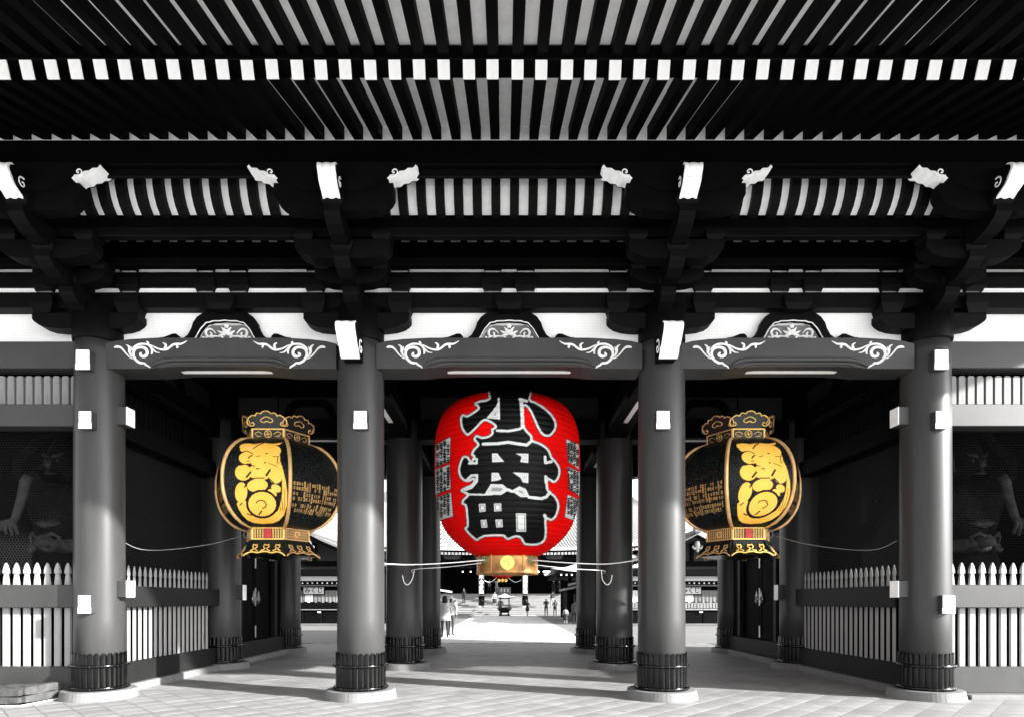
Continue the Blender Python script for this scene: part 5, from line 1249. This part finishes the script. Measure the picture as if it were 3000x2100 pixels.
# ------------------------------------------------------------------ gabled booths left and right
def booth(xc, label, open_, sx_):
    B = thing('fortune_booth', T(xc, 36, 0), label=label, cat='booth', group='gabled fortune booths')
    Mx = T(xc, 36, 0)
    P_ = lambda nm, m, mt, par=None, **k: part(nm, m, mt, par or B, Mx, **k)
    m = MB(); m.box(-3.8, 3.8, .2, 8, 0, 3.2); P_('wall', m, M['void'])
    m = MB(); m.bbox(-3.8, 3.8, -.05, .25, 0, .10, .02); P_('plinth', m, M['stone2'])
    for k in range(7): 
        m = MB(); m.bbox(-3.8+k*1.09, -2.76+k*1.09, .10, .19, .10, .78, .02); P_('panel', m, M['inner'])
    m = MB(); m.bbox(-3.8, 3.8, .02, .25, .90, .96, .01); P_('counter', m, M['steel'])
    m = MB(); m.bbox(-3.8, 3.8, .08, .24, .96, 1.35, .01); P_('front_board', m, M['inner'] if not open_ else M['g1'])
    if open_:
        for k in range(40):
            m = MB(); m.bbox(-3.7+k*.185, -3.56+k*.185, .02, .10, 1.0, 1.30, .008); P_('drawer', m, M['slat'])
    cm = (M['g2'], M['g3'], M['g1'], M['g3'], M['g3'], M['g2'], M['g1'])
    for k in range(16):
        m = MB(); x0 = -3.8+k*.475; vs = []; n = 6
        for i in range(n+1):
            for z in (2.08, 1.72, 1.38): vs.append((x0+.46*i/n, .12+.03*math.sin(i*2.1+k)*(2.08-z), z+(.04*math.sin(i*1.3+k) if z < 1.5 else 0)))
        m.add(vs, [(i*3+j, i*3+3+j, i*3+4+j, i*3+1+j) for i in range(n) for j in (0, 1)]); m.smooth = True; P_('curtain', m, cm[(k*3) % 7])
    m = MB(); m.bbox(-.95+sx_, .35+sx_, .0, .06, 1.82, 2.30, .01); sgn = P_('sign_frame', m, M['void'])
    m = MB(); m.bbox(-.90+sx_, .30+sx_, -.015, .01, 1.87, 2.25, .005); link('sign_board', m.mesh('sign_board', M['g2']), sgn, Mx)
    for q, ch in enumerate('みくじ'): link('lettering', text_mesh(ch, .38, M['black']), sgn, Mx @ T(-.30+sx_+(q-1)*.37, -.022, 2.06) @ Matrix.Rotation(R(90), 4, 'X'))
    m = MB(); m.bbox(-4.2, 4.2, -.35, .1, 2.32, 2.40, .01); P_('eave_beam', m, M['g1'])
    for k in range(28):
        m = MB(); m.bbox(-3.95+k*.29, -3.87+k*.29, -.50, -.42, 2.46, 2.54, .01); P_('rafter_end', m, M['white'])
    m = MB(); m.bbox(-4.1, 4.1, -.42, .1, 2.42, 2.58, .01); P_('rafter_band', m, M['void'])
    m = MB(); m.add([(-4.4,-.9,2.62),(4.4,-.9,2.62),(4.4,-.9,2.72),(-4.4,-.9,2.72),(-4.2,.6,3.0),(4.2,.6,3.0),(4.2,.5,2.62),(-4.2,.5,2.62)], [(0,1,2,3),(3,2,5,4),(0,7,6,1)]); P_('lower_roof', m, M['carve2'])
    m = MB(); m.bbox(-4.0, 4.0, .1, .6, 2.95, 3.35, .01); P_('tie_beam', m, M['inner'])
    ap, ev = 5.35, 3.45
    m = MB(); m.prism([(-3.6, 3.35), (3.6, 3.35), (.0, ap-.25)], .5, .56); P_('gable_board', m, M['dimplaster'])
    m = MB(); m.bbox(-2.0, 2.0, .35, .55, 3.55, 3.85, .02); m.bbox(-.1, .1, .35, .55, 3.85, 4.9, .01); P_('gable_beam', m, M['void'])
    curve = lambda t: ap-(ap-ev)*(t**.88)
    for s in (-1, 1):
        up = [(s*4.6*t, curve(t)) for t in [q/10 for q in range(11)]]; lo = [(a, b_-.22) for a, b_ in up]
        m = MB(); m.prism(up+lo[::-1], -.55, -.45); P_('bargeboard', m, M['inner'])
        m = MB(); m.prism([(a, b_+.05) for a, b_ in up]+[(a, b_-.01) for a, b_ in up[::-1]], -.66, -.40); P_('roof_edge', m, M['rooft'])
        m = MB(); m.prism([(a, b_+.10) for a, b_ in up]+[(a, b_) for a, b_ in up[::-1]], -.40, 8.5); P_('roof', m, M['stone2'])
        for xx in (2.2, 3.6):
            m = MB(); m.bbox(s*xx-.12, s*xx+.12, -.6, -.52, curve(xx/4.6)-.42, curve(xx/4.6)-.24, .02); P_('purlin_end', m, M['white'])
    m = MB(); m.smooth = True; m.ribbon([(0, 4.95, .20), (0, 4.72, .34), (0, 4.55, .16)], -.6, .06); m.ribbon([(0, 4.62, .1), (.16, 4.52, .16), (.28, 4.60, .10), (.24, 4.70, .04)], -.6, .05); m.ribbon([(0, 4.62, .1), (.16, 4.52, .16), (.28, 4.60, .10), (.24, 4.70, .04)], -.6, .05, mirror=0); m.ribbon([(0, 4.6, .1), (0, 4.40, .2), (0, 4.30, .04)], -.6, .05); P_('gable_pendant', m, M['g1'])
    m = MB(); m.bbox(-.16, .16, -.7, 8.4, ap+.05, ap+.28, .04); m.bbox(-.22, .22, -.75, -.4, ap+.1, ap+.62, .05); P_('ridge', m, M['stone2'])
    m = MB(); m.bbox(-.1+.4, .1+.4, -.05, .03, .74, .82, .02); P_('counter_light', m, M['white'])
    return B
booth(-11.55, 'gabled booth seen through the left bay, with grey curtains over plain dark boards', False, .38)
booth(11.20, 'gabled booth seen through the right bay, with grey curtains over a row of small drawers', True, .1)
# ------------------------------------------------------------------ wash pavilion and stalls to the right, booth corner to the left
def curved_roof(name, xc, yc, hw_, hd, z0, z1, up, label, posts=True, post_h=None):
    o = thing(name, T(xc, yc, 0), label=label, cat='pavilion'); Mx = T(xc, yc, 0)
    n = 32; vs = []; rows = 8
    for j in range(rows+1):
        q = j/rows
        for i in range(n):
            a = i/n*4; k = int(a); t = (a-k)*2-1
            cx, cy = ((t, -1), (1, t), (-t, 1), (-1, -t))[k]
            f = (1-q); z = z0+(z1-z0)*q**1.55+up*abs(t)**3*(1-q)**2
            vs.append((cx*hw_*f, cy*hd*f, z))
    m = MB(); m.add(vs, [(j*n+i, j*n+(i+1) % n, (j+1)*n+(i+1) % n, (j+1)*n+i) for j in range(rows) for i in range(n)]); part('roof', m, M['roofw'], o, Mx)
    m = MB(); m.box(-hw_*.93, hw_*.93, -hd*.93, hd*.93, z0-.30, z0-.03); part('eave', m, M['void'], o, Mx)
    k = int(hw_*2/.45)
    for i in range(k):
        m = MB(); x = -hw_*.85+i*hw_*1.7/(k-1); m.bbox(x-.06, x+.06, -hd*.96, -hd*.93, z0-.2, z0-.08, .01); part('rafter_end', m, M['white'], o, Mx)
    for sx in (-1, 1):
        for sy in (-1, 1):
            m = MB(); m.bbox(sx*hw_*.7-.14, sx*hw_*.7+.14, sy*hd*.7-.14, sy*hd*.7+.14, 0, z0-.2, .02); part('post', m, M['shade_paint2'], o, Mx)
    return o
curved_roof('wash_pavilion', 8.6, 50.0, 5.2, 4.5, 3.55, 6.3, .35, 'pavilion with a bright white sweeping roof right of the stairs')
st = thing('stall', T(7.3, 43.5, 0), label='open stall with a shallow layered roof in front of the white-roofed pavilion', cat='stall')
m = MB(); m.add([(4.25,41.5,2.62),(4.9,46,2.62),(12,46,4.5),(12,41.5,4.5),(4.25,41.5,2.45),(4.9,46,2.45),(12,46,4.3),(12,41.5,4.3)], [(0,1,2,3),(7,6,5,4),(0,3,7,4),(1,5,6,2),(0,4,5,1)]); part('roof', m, M['rooft'], st)
m = MB(); m.add([(4.05,41.4,2.30),(4.05,46,2.30),(12,46,4.05),(12,41.4,4.05),(4.05,41.4,2.16),(4.05,46,2.16),(12,46,3.9),(12,41.4,3.9)], [(0,1,2,3),(7,6,5,4),(0,3,7,4),(1,5,6,2),(0,4,5,1)]); part('lower_roof', m, M['rooft'], st)
for x in (4.3, 4.9, 5.6): 
    m = MB(); m.bbox(x-.08, x+.08, 42, 42.2, 0, 2.3, .01); part('post', m, M['shade_paint2'], st)
m = MB(); m.box(4.35, 9, 43, 46, 0, 2.3); part('back_wall', m, M['void'], st)
for k in range(6):
    m = MB(); m.bbox(4.75+k*.3, 4.95+k*.3, 42.3, 42.35, 1.1, 1.9, .01); part('hanging_strip', m, M['g2'] if k % 2 else M['g1'], st)
m = MB(); m.bbox(4.2, 6.5, 41.6, 42.4, .0, .62, .02); part('counter', m, M['g3'], st)
lb_ = thing('corner_booth', T(-7, 42, 0), label='small booth with pale roof corner and white post at the left of the court', cat='booth')
m = MB(); m.add([(-9,40,3.0),(-4.10,40,2.18),(-4.10,46,2.18),(-9,46,3.0),(-9,40,2.80),(-4.10,40,2.06),(-4.10,46,2.06),(-9,46,2.80)], [(0,1,2,3),(7,6,5,4),(0,4,5,1),(1,5,6,2)]); part('roof', m, M['roofw'], lb_)
m = MB(); m.bbox(-4.78, -4.62, 40.5, 40.7, 0, 4.2, .01); part('post', m, M['white'], lb_)
m = MB(); m.box(-9, -5.1, 41, 46, 0, 2.2); part('wall', m, M['void'], lb_)
m = MB(); m.tube([(-4.70, 40.6, 4.1), (-4.70, 40.6, 8.5)], .06, 6); part('pole', m, M['wire'], lb_)
